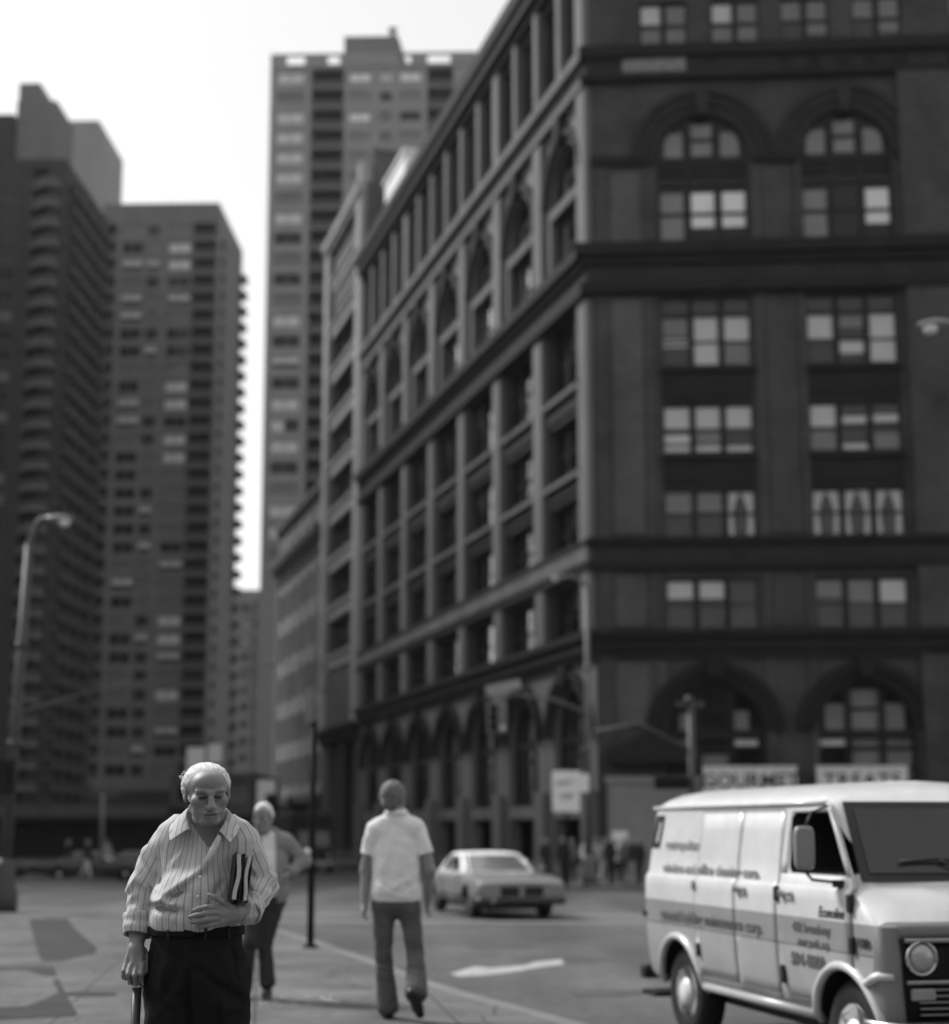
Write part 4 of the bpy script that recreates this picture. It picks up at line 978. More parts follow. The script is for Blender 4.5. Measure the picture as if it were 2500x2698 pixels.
def van_loop(z, y, rf, rr, bulge, xf=None, xr=None):
    xf = interp(XF, z) if xf is None else xf; xr = interp(XR, z) if xr is None else xr
    P = []
    for k in range(6): P.append((xr, -(y-rr)*k/6))
    for k in range(7):
        a = PI/2*k/6; P.append((xr+rr-rr*math.cos(a), -(y-rr)-rr*math.sin(a)))
    xs0, xs1 = xr+rr, xf-rf
    for k in range(1, 20): P.append((xs0+(xs1-xs0)*k/20, -y))
    for k in range(7):
        a = PI/2*k/6; P.append((xf-rf+rf*math.sin(a), -(y-rf)-rf*math.cos(a)))
    yy = y-rf
    for k in range(1, 7): P.append((xf+bulge*(1-(1-k/6)**2), -yy*(1-k/6)))
    full = P+[(x, -y_) for x, y_ in reversed(P[1:-1])]
    return [(x, y_, z) for x, y_ in full]
g = MB(); rings = []
for z, y in VL:
    rf = .10 if z < .5 else .14 if z < 1.05 else .22 if z < 1.2 else .16 if z < 1.3 else .09
    rings.append(van_loop(z, y, rf, .12, .05 if z < 1.1 else .10))
for z, y, rf in ((1.80,.835,.12),(1.84,.78,.18),(1.88,.69,.25),(1.91,.56,.3),(1.93,.38,.25),(1.937,.15,.1)):
    rings.append(van_loop(z, y, rf, .14, .08, xf=interp(XF, z), xr=interp(XR, z)))
g.rings(rings)
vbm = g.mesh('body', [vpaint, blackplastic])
def boolean(me, cutters):
    o = bpy.data.objects.new('tmp_body', me); COL.objects.link(o); cs = []
    for cm in cutters:
        c = bpy.data.objects.new('tmp_cut', cm); COL.objects.link(c); cs.append(c)
        md = o.modifiers.new('b', 'BOOLEAN'); md.operation = 'DIFFERENCE'; md.object = c; md.solver = 'EXACT'; md.material_mode = 'TRANSFER'
    dg = bpy.context.evaluated_depsgraph_get(); dg.update()
    r = bpy.data.meshes.new_from_object(o.evaluated_get(dg)); r.name = me.name
    for c in cs: bpy.data.objects.remove(c)
    bpy.data.objects.remove(o); return r
WX = (0.03, 2.70); WR = .35
cut = []
for x in WX:
    for s in (-1, 1):
        g = MB(); ya, yb_ = (-1.2, -.55) if s < 0 else (.55, 1.2)
        n = 32; A_ = [(x+.43*math.cos(2*PI*k/n), .34+.43*math.sin(2*PI*k/n)) for k in range(n)]
        g.prism(A_, ya, yb_); cut.append(g.mesh('cutter', blackplastic))
WIN = [(1.985,1.325),(2.785,1.325),(2.80,1.36),(2.475,1.70),(2.44,1.725),(1.965,1.725),(1.93,1.70),(1.95,1.36)]
WIN = [(1.99,1.325),(2.76,1.325),(2.79,1.345),(2.785,1.38),(2.475,1.70),(2.43,1.722),(1.965,1.722),(1.93,1.69),(1.955,1.36)]
g = MB(); g.prism(WIN, -1.2, 1.2); cut.append(g.mesh('cutter', cabin))
vb = boolean(vbm, cut)
for p in vb.polygons: p.use_smooth = True
van = thing('delivery_van', 'white panel van with grey side stripe and faded lettering driving in at the right', 'van', (2.4986, 12.4218, 0), R(-75.4))
vbody = link(vb, 'body', van)
md = vbody.modifiers.new('ws', 'WEIGHTED_NORMAL') if False else None
es = vbody.modifiers.new('es', 'EDGE_SPLIT'); es.split_angle = R(38)
# side shell panels: doors slightly proud of the body
def side_panel(mb, xa, xb, za, zb, off=.007, nx=10, sgn=-1, xfn=None, xfn0=None, mi=0):
    zs = sorted({za, zb} | {z for z, _ in VL if za < z < zb}); G = []
    for z in zs:
        x1_ = xfn(z) if xfn else xb; x0_ = xfn0(z) if xfn0 else xa; y = vside(z)
        G.append([(x0_+(x1_-x0_)*k/nx, sgn*(y+off), z) for k in range(nx+1)])
    mb.rings(G, mi, cap=False, closed=False, smooth=True)
    # turned edges
    for row, z in ((G[0], zs[0]), (G[-1], zs[-1])):
        for a, b in zip(row[:-1], row[1:]): mb.face([a, b, (b[0], sgn*(vside(z)-.01), z), (a[0], sgn*(vside(z)-.01), z)], mi)
    for col in (0, nx):
        for a, b, z1_, z2_ in zip(G[:-1], G[1:], zs[:-1], zs[1:]):
            p, q = a[col], b[col]; mb.face([p, q, (q[0], sgn*(vside(z2_)-.01), q[2]), (p[0], sgn*(vside(z1_)-.01), p[2])], mi)
for sgn in (-1, 1):
    if sgn < 0:
        for xa, xb in ((.425, 1.158), (1.168, 1.83)):
            mb = MB(); side_panel(mb, xa, xb, .50 if xa > 1 else .53, 1.735, sgn=sgn)
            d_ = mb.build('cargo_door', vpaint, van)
            if xa > 1:
                h = MB(); h.box(1.21, 1.36, -1.0, -.985, 1.178, 1.2); h.box(1.20, 1.24, -1.0, -.955, 1.165, 1.21); h.box(1.32, 1.36, -.99, -.955, 1.172, 1.205); h.build('handle', dullchrome, d_, bevel=.006)
    mb = MB()
    fx = lambda z: 2.855 if z < 1.27 else 2.855-(z-1.27)*.78
    side_panel(mb, 1.84, 2.855, .50, 1.318, sgn=sgn, xfn=fx, xfn0=lambda z: 1.84)
    side_panel(mb, 1.84, 1.93, 1.3205, 1.745, sgn=sgn, nx=2)
    side_panel(mb, 2.7, 2.8, 1.3205, 1.745, sgn=sgn, nx=2, xfn=fx, xfn0=lambda z: fx(z)-.055)
    side_panel(mb, 1.93, 2.43, 1.724, 1.745, sgn=sgn, nx=2)
    # the wheel arch bites into the door bottom
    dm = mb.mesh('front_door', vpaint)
    c_ = MB(); c_.prism([(WX[1]+.45*math.cos(2*PI*k/32), .34+.45*math.sin(2*PI*k/32)) for k in range(32)], -1.2, 1.2)
    dm = boolean(dm, [c_.mesh('cutter', vpaint)]); d_ = link(dm, 'front_door', van)
    h = MB(); y0 = sgn*.955
    h.box(1.93, 2.09, sgn*1.0, sgn*.988, 1.178, 1.2); h.box(1.92, 1.96, sgn*1.0, sgn*.955, 1.165, 1.21); h.box(2.05, 2.09, sgn*.99, sgn*.955, 1.172, 1.205); h.build('handle', dullchrome, d_, bevel=.006)
# shut lines, hinges
def vline(x, za, zb, w=.012, m=blackplastic, name='door_seam', fx=None):
    zs = sorted({za, zb} | {z for z, _ in VL if za < z < zb}); mb = MB(); G = []
    for z in zs:
        xx = fx(z) if fx else x; y = vside(z)+.0085
        G.append([(xx-w/2, -y, z), (xx+w/2, -y, z)])
    mb.rings(G, cap=False, closed=False); return mb.build(name, m, van)
seam = mat('panel_seam', .09, .7, .1, 4)
for x, za in ((.42,.53),(1.163,.50),(1.835,.50)): vline(x, za, 1.735, .009, seam)
vline(0, .92, 1.74, .011, seam, fx=lambda z: 2.86 if z < 1.27 else 2.86-(z-1.27)*.78)
mb = MB(); mb.box(.44, 2.28, -.957, -.945, .523, .53); mb.build('panel_crease', seam, van)
mb = MB(); mb.box(.43, 1.83, -.872, -.862, 1.735, 1.741); mb.build('panel_crease', seam, van)
for (x, z, w, h_) in ((.43,1.185,.035,.07),(.47,.71,.045,.1),(1.90,.66,.05,.12),(2.865,1.165,.05,.11),(2.87,.92,.05,.1),(1.855,1.185,.05,.1)):
    mb = MB(); y = vside(z); mb.box(x-w/2, x+w/2, -y-.03, -y+.01, z-h_/2, z+h_/2); mb.build('hinge', blackplastic if z < 1.1 or x > 1.5 else dullchrome, van, bevel=.01)
# gutter, rocker, arch lips
for s in (-1, 1):
    mb = MB(); mb.tube([(-.62,s*.862,1.778),(.5,s*.868,1.783),(1.8,s*.868,1.783),(2.42,s*.86,1.783)], .014, 8); mb.tube([(2.42,s*.86,1.783),(2.6,s*.885,1.56),(2.8,s*.91,1.32)], .012, 8)
    mb.build('gutter', vpaint, van)
    mb = MB(); mb.tube([(.47,s*.90,.44),(1.3,s*.905,.438),(2.27,s*.90,.44)], .035, 10); mb.build('rocker', mat('rocker_paint', .3, .3, .1, 3, spec=.5), van)
    for x in WX:
        A_ = [(x-.44*math.cos(a), s*(vside(max(.4,.34+.44*math.sin(a)))+.0), .34+.44*math.sin(a)) for a in [R(8)+R(164)*k/20 for k in range(21)]]
        if x > 1: A_ += [(x+.5, s*.935, .62), (x+.52, s*.92, .76)] if False else []
        mb = MB(); mb.tube(A_, .03, 10); mb.build('arch_lip', mat('arch_paint', .38, .28, .05, 3, spec=.5, coat=.3), van)
    mb = MB(); mb.tube([(WX[1]+.30,s*.95,.70),(WX[1]+.38,s*.955,.735),(3.12,s*.935,.752),(3.2,s*.88,.752)], [.026,.03,.03,.02], 10); mb.build('arch_lip', mat('arch_paint', .62), van)
# wheels
def wheel(x, s):
    y0, y1 = s*.88, s*.69
    g = MB(); prof = [(.20,0),(.235,-.012),(.30,-.012),(.335,.01),(.35,.04),(.35,.15),(.335,.18),(.30,.20),(.2,.20)]
    g.lathe([(r, s*(.88-h)) for r, h in prof], 40, 'y', (x,0,.35)); t = g.build('wheel', rubber, van)
    g = MB(); prof = [(.205,.0),(.2,.015),(.185,.03),(.16,.035),(.15,.02),(.12,.012),(.10,-.012),(.07,-.03),(.03,-.036),(.002,-.037)]
    g.lathe([(r, s*(.88-h)) for r, h in prof], 36, 'y', (x,0,.35)); g.build('hubcap', mat('hubcap_paint', .5, .3, .08, 5, spec=.5), t)
    g = MB(); g.lathe([(.196,s*.878),(.206,s*.883),(.207,s*.872)], 36, 'y', (x,0,.35), cap=False); g.build('rim_ring', chrome, t)
for x in WX:
    for s in (-1, 1): wheel(x, s)
g = MB(); g.box(-.6, 3.05, -.7, .7, .3, .42); g.box(-.1, .16, -.68, .68, .3, .4); g.build('underbody', blackplastic, van)
# windscreen, seal, wipers
def ws_pt(u, v, off=0.0):   # u -1..1 across, v 0 bottom 1 top
    z = 1.315+v*.44; xf = interp(XF, z); y = vside(z)-.075-.02*v
    x = xf+.10*(1-abs(u)**2.2)+off*.75-.004
    return (x, u*y, z+off*.6)
def ws_grid(mb, u0, u1, v0, v1, off, nu=24, nv=8):
    mb.rings([[ws_pt(u0+(u1-u0)*i/nu, v0+(v1-v0)*j/nv, off) for i in range(nu+1)] for j in range(nv+1)], cap=False, closed=False)
mb = MB(); ws_grid(mb, -1.02, 1.02, -.06, 1.06, .012); mb.build('windscreen_seal', blackplastic, van)
wsm = mat('windscreen_glass', .02, .05, .4, .8, spec=.5, coat=.2)
mb = MB(); ws_grid(mb, -.95, .95, .04, .95, .020); mb.build('windscreen', wsm, van)
for u0, u1 in ((-.72,-.1),(.0,.62)):
    mb = MB(); mb.tube([ws_pt(u0, .17, .04), ws_pt((u0+u1)/2, .20, .045), ws_pt(u1, .15, .04)], .011, 6); mb.tube([ws_pt(u1-.08,-.08,.02), ws_pt((u0+u1)/2, .19, .05)], .008, 6); mb.build('wiper', blackplastic, van)
# nose: grille surround, grille, lamps, bumper
noseg = mat('nose_band', .10, .4, .1, 2, spec=.4)
def nose(u, z, off):   # point on the front face
    xf = interp(XF, z); y = vside(z)-.13; return (xf+.05*(1-abs(u)**2)+off, u*(y+.02), z)
mb = MB()
def nose_patch(mb, u0, u1, z0, z1, off, nu=16, nz=3, mi=0):
    mb.rings([[nose(u0+(u1-u0)*i/nu, z0+(z1-z0)*j/nz, off) for i in range(nu+1)] for j in range(nz+1)], mi, cap=False, closed=False)
    top = [nose(u0+(u1-u0)*i/nu, z1, off) for i in range(nu+1)]; bot = [nose(u0+(u1-u0)*i/nu, z0, off) for i in range(nu+1)]
    for row, s in ((top,1),(bot,-1)):
        for a, b in zip(row[:-1], row[1:]): mb.face([a, b, (b[0]-off-.01, b[1], b[2]), (a[0]-off-.01, a[1], a[2])], mi)
    for i in (0, nu): 
        a, b = bot[i], top[i]; mb.face([a, b, (b[0]-off-.01,b[1],b[2]), (a[0]-off-.01,a[1],a[2])], mi)
nose_patch(mb, -1.0, 1.0, .98, 1.055, .012); mb.build('nose_band', noseg, van)
mb = MB(); nose_patch(mb, -1.0, 1.0, .50, .975, .008); mb.build('grille_recess', mat('grille_black', .008, .7, .1, 3), van)
mb = MB()
nose_patch(mb, -.98, .98, .955, .978, .035); nose_patch(mb, -.62, .62, .90, .915, .03); nose_patch(mb, -.62, .62, .775, .79, .03)
for u in (-.62, .62, -.02): nose_patch(mb, u-.012, u+.012, .775, .915, .03, nu=1)
nose_patch(mb, -.98, .98, .715, .735, .03)
for k in range(5): nose_patch(mb, -.9, .9, .535+.036*k, .542+.036*k, .024)
mb.build('grille', dullchrome, van)
for s in (-1, 1):
    c = nose(s*.86, .865, 0.0); g = MB()
    g.lathe([(.102,-.02),(.104,.02),(.099,.03),(.088,.03),(.086,.012)], 28, 'x', (c[0], c[1], c[2])); hl = g.build('headlight', chrome, van)
    g = MB(); g.lathe([(.086,.014),(.074,.032),(.047,.046),(.002,.052)], 24, 'x', (c[0], c[1], c[2])); g.build('lens', mat('headlamp_glass', .26, .12, .15, 30, spec=.9, coat=.5), hl)
    c2 = nose(s*.86, .66, 0.0); g = MB(); g.box(c2[0]-.01, c2[0]+.03, c2[1]-.075, c2[1]+.075, .62, .69); g.build('indicator', mat('indicator_lens', .2, .25, .1, 9, spec=.6), van, bevel=.01)
mb = MB(); pts = [(3.02,-.99),(3.2,-.97),(3.3,-.85),(3.36,-.5),(3.38,0),(3.36,.5),(3.3,.85),(3.2,.97),(3.02,.99)]
mb.rings([[(x,y,z) for z, o_ in ((.36,-.01),(.40,.02),(.47,.025),(.50,.0)) for x, y in [(px__+o_, py__)]]+[(px__-.03,py__,.5),(px__-.03,py__,.36)] for px__, py__ in pts]); mb.build('bumper', chrome, van)
mb = MB(); mb.box(-.86,-.74,-.93,.93,.38,.49); mb.build('bumper', mat('rear_bumper_paint', .02, .5, .2, 4), van, bevel=.02)
mb = MB(); mb.box(-.70,-.40,-.97,-.6,.27,.305); mb.build('step', blackplastic, van)
mb = MB(); mb.box(-.70,-.60,-.965,-.93,.895,.945); mb.build('side_lamp', mat('lamp_red_glass', .03, .2, .1, 5, spec=.6), van, bevel=.01)
for s in (-1, 1):
    mb = MB(); mb.box(-.755,-.70,s*.72-.07,s*.72+.07,.72,.98); mb.build('tail_lamp', mat('lamp_red_glass', .03), van, bevel=.015)
# mirror
mirm = mat('mirror_shell', .17, .3, .1, 5, spec=.6)
mb = MB(); rings = []
for y_, k_ in ((-1.085,.86),(-1.095,1),(-1.13,1),(-1.145,.85)):
    pts = []
    for a in range(24):
        t_ = 2*PI*a/24; cx_, sz_ = math.cos(t_), math.sin(t_)
        rx_ = .066*k_*abs(cx_)**.45*(1 if cx_ > 0 else -1); rz_ = .138*k_*abs(sz_)**.45*(1 if sz_ > 0 else -1)
        pts.append((2.50+rx_*.5, y_-.0+rx_*.95 if False else y_, 1.495+rz_) if False else (2.57+(y_+1.115)*.9, -1.115+rx_, 1.495+rz_))
    rings.append(pts)
mb.rings(rings); mir = mb.build('wing_mirror', mirm, van)
mb = MB(); mb.tube([(2.57,-1.10,1.63),(2.50,-1.02,1.72),(2.46,-.88,1.76)], .009, 8); mb.build('mirror_arm', blackplastic, mir); mb = MB(); mb.tube([(2.57,-1.12,1.36),(2.60,-1.08,1.30),(2.68,-.96,1.285)], .010, 8); mb.box(2.66,2.73,-.975,-.93,1.255,1.30); mb.build('mirror_arm', blackplastic, mir)
# cab: seat, wheel and driver's side are only hinted at
mb = MB(); mb.box(1.55,1.75,-.72,-.2,.75,1.5); mb.box(1.55,2.1,-.72,-.2,.75,.95); mb.build('seat', cabin, van, bevel=.05)
# lettering and emblem
ink = mat('van_lettering', .13, .6, .2, 8); ink2 = mat('van_lettering_low', .07, .6, .2, 8)
def side_text(txt, x0_, x1_, z, size, m=ink, shear=0.0, bold=.0025, name='lettering'):
    tilt = math.atan2(vside(z)-vside(z+size*.7), size*.7) if z > 1.27 else 0
    y = -(max(vside(z), vside(z+size*.6))+.0105)
    M = Matrix.Translation((x0_, y, z)) @ Matrix.Rotation(R(90)-tilt, 4, 'X')
    o = text_mesh(txt, size, name, m, van, M, shear=shear, extrude=.0006, bold=bold)
    w = max(v.co.x for v in o.data.vertices)-min(v.co.x for v in o.data.vertices)
    s_ = (x1_-x0_)/w
    o.matrix_local = M @ Matrix.Diagonal((s_, 1, 1, 1)); return o
side_text('metropolitan', -.28, .405, 1.455, .10)
side_text('window and office cleaning corp.', -.285, 1.54, 1.268, .115)
side_text('general building maintenance corp.', -.28, 1.62, .90, .12, ink2)
side_text('432 broadway', 2.07, 2.60, .955, .085, ink2); side_text('new york, n.y.', 2.14, 2.58, .870, .07, ink2); side_text('594-8800', 2.03, 2.50, .742, .105, ink2, bold=.005)
side_text('Econoline', 2.44, 2.78, 1.065, .095, blackplastic, shear=.35, bold=.001, name='badge')
side_text('100', 2.92, 3.06, .915, .07, blackplastic, bold=.004, name='badge')
mb = MB(); E_ = [(-.545,1.718),(-.375,1.718),(-.425,1.455),(-.6,1.455)]; I_ = [(-.488,1.672),(-.43,1.672),(-.47,1.502),(-.535,1.502)]
def sp3(p, o_): return (p[0], -(vside(p[1])+o_), p[1])
for k in range(4): 
    a, b, c, d = E_[k], E_[(k+1)%4], I_[(k+1)%4], I_[k]; mb.face([sp3(a,.006), sp3(b,.006), sp3(c,.006), sp3(d,.006)])
mb.build('emblem', mat('emblem_ink', .02, .6, .1, 5), van)

# ------------------------------------------------------------------ the pale car beyond the crossing
cpaint = mat('car_paint', .15, .3, .05, 2, spec=.5, coat=.5)
def car_body(paint):
    g = MB(); rings = []
    # stations: x, half width, belt height, deck height, sill
    ST = [(.955,.89,.66,.70,.43),(.94,.925,.71,.75,.40),(.84,.945,.76,.81,.33),(.3,.95,.80,.87,.28),(-.5,.955,.82,.90,.27),(-1.2,.955,.84,.92,.27),(-2.0,.955,.85,.92,.27),(-2.7,.955,.85,.92,.27),(-3.3,.95,.84,.91,.28),(-3.9,.93,.80,.87,.33),(-4.12,.88,.74,.80,.38),(-4.16,.80,.66,.72,.42)]
    for x, w_, zb_, zd, zs_ in ST:
        half = [(0,zs_),(.75*w_,zs_),(.93*w_,zs_+.06),(.99*w_,zs_+.2),(w_,.55 if zb_ > .66 else zs_+.22),(.99*w_,zb_-.07 if zb_ > .66 else zb_),(.965*w_,zb_),(.92*w_,zd-.012),(.66*w_,zd+.006),(0,zd+.018)]
        ring = [(x,-y,z) for y, z in half]+[(x,y,z) for y, z in reversed(half[1:-1])]
        rings.append(ring)
    g.rings(rings); me = g.mesh('body', paint)
    cut = []
    for x in (0, -2.9):
        for s in (-1, 1):
            c = MB(); n = 28; ya, yb_ = (-1.2,-.62) if s < 0 else (.62,1.2)
            c.prism([(x+.38*math.cos(2*PI*k/n), .32+.38*math.sin(2*PI*k/n)) for k in range(n)], ya, yb_); cut.append(c.mesh('cutter', blackplastic))
    return boolean(me, cut)
carbody_me = car_body(cpaint)
car = thing('parked_car', 'pale two-door car with twin black grilles waiting beyond the crossing', 'car', (.72, 32.3, gz(32.3)+.004), R(-75.0))
car.name = 'car'
def car_wheel(root, x, s):
    g = MB(); g.lathe([(r, s*(.86-h)) for r, h in ((.19,0),(.28,-.01),(.32,.03),(.32,.17),(.28,.2),(.19,.2))], 30, 'y', (x,0,.32)); t = g.build('wheel', rubber, root)
    g = MB(); g.lathe([(r, s*(.86-h)) for r, h in ((.19,.01),(.17,.03),(.1,.0),(.05,-.02),(.002,-.02))], 26, 'y', (x,0,.32)); g.build('hubcap', dullchrome, t)
def greenhouse(root, roofm, glassm, zr=1.33):
    LV = [(.905,.80,-.62,-3.05),(.93,.79,-.66,-3.0),(1.1,.735,-1.0,-2.72),(1.27,.66,-1.33,-2.42),(1.31,.62,-1.42,-2.34),(zr,.5,-1.55,-2.25),(zr+.012,.25,-1.7,-2.1)]
    g = MB(); rings = []
    for z, y, xf, xr in LV:
        P = [(xr,0),(xr,-(y-.1)),(xr+.05,-(y-.03)),(xr+.12,-y),((xf+xr)/2,-y-.01),(xf-.14,-y),(xf-.04,-(y-.05)),(xf+.0,-(y-.14)),(xf+.05,-y*.4),(xf+.06,0)]
        full = P+[(x,-yy) for x, yy in reversed(P[1:-1])]; rings.append([(x,yy,z) for x, yy in full])
    g.rings(rings); g.build('roof', roofm, root)
    def L(z, i): 
        for a, b in zip(LV[:-1], LV[1:]):
            if a[0] <= z <= b[0]: return a[i]+(b[i]-a[i])*(z-a[0])/(b[0]-a[0])
    # glass patches just proud of the shell
    g = MB(); g.rings([[(L(z,2)+.055*(1-u*u)+.016, u*(L(z,1)-.13), z+.006) for u in [-1+2*i/10 for i in range(11)]] for z in (.945,1.05,1.16,1.265)], cap=False, closed=False); g.build('windscreen', glassm, root)
    g = MB(); g.rings([[(L(z,3)-.012, u*(L(z,1)-.16), z+.006) for u in (-1,-.5,0,.5,1)] for z in (.95,1.1,1.25)], cap=False, closed=False); g.build('rear_window', glassm, root)
    for s in (-1, 1):
        for fa, fb in ((.10,.56),(.60,.84)):
            g = MB(); G = []
            for z in (.95,1.1,1.255):
                xf, xr = L(z,2), L(z,3); G.append([(xf-.05+(xr-xf+.1)*f, s*(L(z,1)+.014), z) for f in (fa,(fa+fb)/2,fb)])
            g.rings(G, cap=False, closed=False); g.build('side_window', mat('car_side_glass', .02, .08, .2, 2, spec=.8), root)
def car_front(root, paint):
    for s in (-1, 1):
        g = MB(); xg = .945
        g.box(xg-.02, xg+.024, s*.06, s*.45, .455, .69); gr = g.build('grille', mat('grille_black', .008), root, bevel=.02)
        g = MB()
        for k in range(3): g.box(xg+.02, xg+.027, s*(.16+.09*k)-.003, s*(.16+.09*k)+.003, .475, .67)
        g.box(xg+.008, xg+.034, s*.06, s*.43, .68, .70); g.box(xg+.008, xg+.034, s*.06, s*.43, .45, .465); g.build('grille_bars', dullchrome, gr)
        for c in (.52, .70):
            g = MB(); g.lathe([(.085,-.02),(.09,.012),(.075,.018),(.07,.0)], 20, 'x', (xg-.01-(.03 if c > .6 else 0), s*c, .585)); h = g.build('headlight', chrome, root)
            g = MB(); g.lathe([(.07,.004),(.05,.015),(.002,.02)], 18, 'x', (xg-.01-(.03 if c > .6 else 0), s*c, .585)); g.build('lens', mat('headlamp_glass', .26), h)
    g = MB(); pts = [(.72,-.96),(.9,-.95),(1.0,-.85),(1.05,-.4),(1.06,0),(1.05,.4),(1.0,.85),(.9,.95),(.72,.96)]
    g.rings([[(x+o_,y,z) for o_, z in ((-.02,.30),(.02,.33),(.03,.41),(.0,.45),(-.06,.45),(-.06,.30))] for x, y in pts]); g.build('bumper', mat('car_bumper_rubber', .05, .35, .2, 3, metal=.3), root)
    g = MB(); g.box(1.06, 1.075, -.16, .16, .33, .42); g.build('number_plate', mat('number_plate', .4, .5, .1, 6), root)
    g = MB(); g.lathe([(.05,-.02),(.05,.02),(.002,.03)], 16, 'x', (1.03,-.62,.39)); g.build('indicator', mat('indicator_lens', .2), root)
cb_ = link(carbody_me, 'body', car); e = cb_.modifiers.new('es', 'EDGE_SPLIT'); e.split_angle = R(24)
for x in (0, -2.9):
    for s in (-1, 1): car_wheel(car, x, s)
cglass = mat('car_windscreen', .10, .1, .3, 1.2, spec=.9, coat=.6)
greenhouse(car, mat('car_vinyl_roof', .48, .5, .06, 4, spec=.4), cglass); car_front(car, cpaint)
g = MB(); g.box(-3.9, .7, -.7, .7, .2, .3); g.build('underbody', blackplastic, car)
for s in (-1, 1):
    g = MB(); g.box(-2.45, -.45, s*.945, s*.966, .47, .495); g.build('side_trim', dullchrome, car)
    g = MB(); g.box(-.66, -.65, s*.90, s*.962, .34, .80); g.box(-2.02, -2.01, s*.90, s*.962, .34, .82); g.build('door_seam', seam, car)
    g = MB(); g.tube([(-.66,s*.76,.945),(-1.35,s*.625,1.285)], .016, 6); g.build('pillar_trim', dullchrome, car)
g = MB(); g.tube([(.9,0,.735),(.3,0,.892),(-.5,0,.918)], .022, 8); g.build('bonnet_crease', cpaint, car)
for s in (-1, 1):
    g = MB(); g.box(-.9,-.72,s*.98-.06,s*.98+.06,.95,1.05); g.build('wing_mirror', cpaint, car, bevel=.02)
# dark cars along the far left kerb
dpaint = mat('dark_car_paint', .02, .3, .1, 2, spec=.4, coat=.4)
pk = thing('car', 'dark parked car at the far left kerb, nearest the pale signpost', 'car', (xw(250*D2F, 69), 69.3, gz(69)+.004), R(4), 'dark cars parked along the far left kerb')
me2 = carbody_me.copy(); me2.materials.clear(); me2.materials.append(dpaint); o = link(me2, 'body', pk); e = o.modifiers.new('es', 'EDGE_SPLIT'); e.split_angle = R(35)
for x in (0, -2.9):
    for s in (-1, 1): car_wheel(pk, x, s)
greenhouse(pk, dpaint, mat('car_side_glass', .02)); car_front(pk, dpaint)
for Xd, lab, yy, rz in ((345, 'dark parked car right of the pale signpost, behind the old man', 71.5, R(6)), (118, 'dark parked car left of the pale signpost on the far kerb', 72.5, R(184)), (30, 'dark parked car half hidden by the left street lamp base', 70.5, R(3))):
    dup(pk, (xw(Xd*D2F, yy), yy, gz(yy)+.004), rz, lab)
# dark lorry down the street
lo = thing('lorry', 'black box lorry with an open cab down the street behind the parking meter', 'lorry', (xw(604*D2F, 88), 88, gz(88)), R(-74))
lorm = mat('lorry_paint', .012, .5, .2, 1)
g = MB(); g.box(-6.2, .2, -1.2, 1.2, .7, 3.3); g.build('box_body', lorm, lo, bevel=.06)
g = MB(); g.prism([(.25,.5),(1.9,.5),(1.9,1.3),(1.5,1.5),(1.15,2.4),(.25,2.45)], -1.05, 1.05); cbm = g.build('cab', lorm, lo, bevel=.06)
g = MB(); g.face([(1.53,-.9,1.5),(1.53,.9,1.5),(1.2,.85,2.32),(1.2,-.85,2.32)]); g.build('windscreen', mat('car_side_glass', .02), cbm)
for x in (1.1, -3.6, -4.7):
    for s in (-1, 1):
        g = MB(); g.lathe([(.2,s*1.1),(.45,s*1.1),(.48,s*1.05),(.48,s*.85),(.2,s*.82)], 24, 'y', (x,0,.48)); g.build('wheel', rubber, lo)
g = MB(); g.box(1.9,2.05,-1.0,1.0,.45,.7); g.build('bumper', dullchrome, lo, bevel=.02)
for s in (-1, 1):
    g = MB(); g.lathe([(.11,0),(.12,.04),(.08,.05),(.002,.06)], 16, 'x', (1.9, s*.75, .95)); g.build('headlight', dullchrome, lo)
# ------------------------------------------------------------------ people: smooth bodies grown from signed distances
F32 = np.float32
def V3(*a): return np.array(a, dtype=F32)
def rotm(yaw=0, pitch=0, roll=0):
    """roll about y, then pitch (nod, + = face down when facing -y) about x, then yaw about z"""
    m = Matrix.Rotation(yaw, 3, 'Z') @ Matrix.Rotation(pitch, 3, 'X') @ Matrix.Rotation(roll, 3, 'Y')
    return np.array(m, dtype=F32)
def d_cone(P, a, b, ra, rb):
    a = np.asarray(a, F32); b = np.asarray(b, F32); ab = b-a; L2 = max(float(ab@ab), 1e-9)
    t = np.clip(((P-a)@ab)/L2, 0, 1)
    q = P-a-t[:, None]*ab
    return np.sqrt(np.einsum('ij,ij->i', q, q))-(ra+(rb-ra)*t)
def d_ell(P, c, r, M=None):
    q = P-np.asarray(c, F32)
    if M is not None: q = q@M
    r = np.asarray(r, F32); k0 = np.sqrt(np.sum((q/r)**2, 1)); k1 = np.sqrt(np.sum((q/(r*r))**2, 1))
    return k0*(k0-1)/np.maximum(k1, 1e-6)
def d_box(P, c, s, rr=.005, M=None):
    q = P-np.asarray(c, F32)
    if M is not None: q = q@M
    q = np.abs(q)-(np.asarray(s, F32)-rr)
    return np.sqrt(np.sum(np.maximum(q, 0)**2, 1))+np.minimum(np.max(q, 1), 0)-rr
def smin(a, b, k):
    if k <= 0: return np.minimum(a, b)
    h = np.maximum(k-np.abs(a-b), 0)/k
    return np.minimum(a, b)-h*h*k*.25
def smax(a, b, k): return -smin(-a, -b, k)
def prim(P, p):
    if p[0] == 'c': return d_cone(P, *p[1:5])
    if p[0] == 'e': return d_ell(P, *p[1:])
    return d_box(P, *p[1:])
def union(P, prims, k):
    d = None
    for p in prims:
        kk = k
        if isinstance(p[-1], dict): kk = p[-1].get('k', k); sub = p[-1].get('sub', False); p = p[:-1]
        else: sub = False
        e = prim(P, p)
        d = e if d is None else (smax(d, -e, kk) if sub else smin(d, e, kk))
    return d
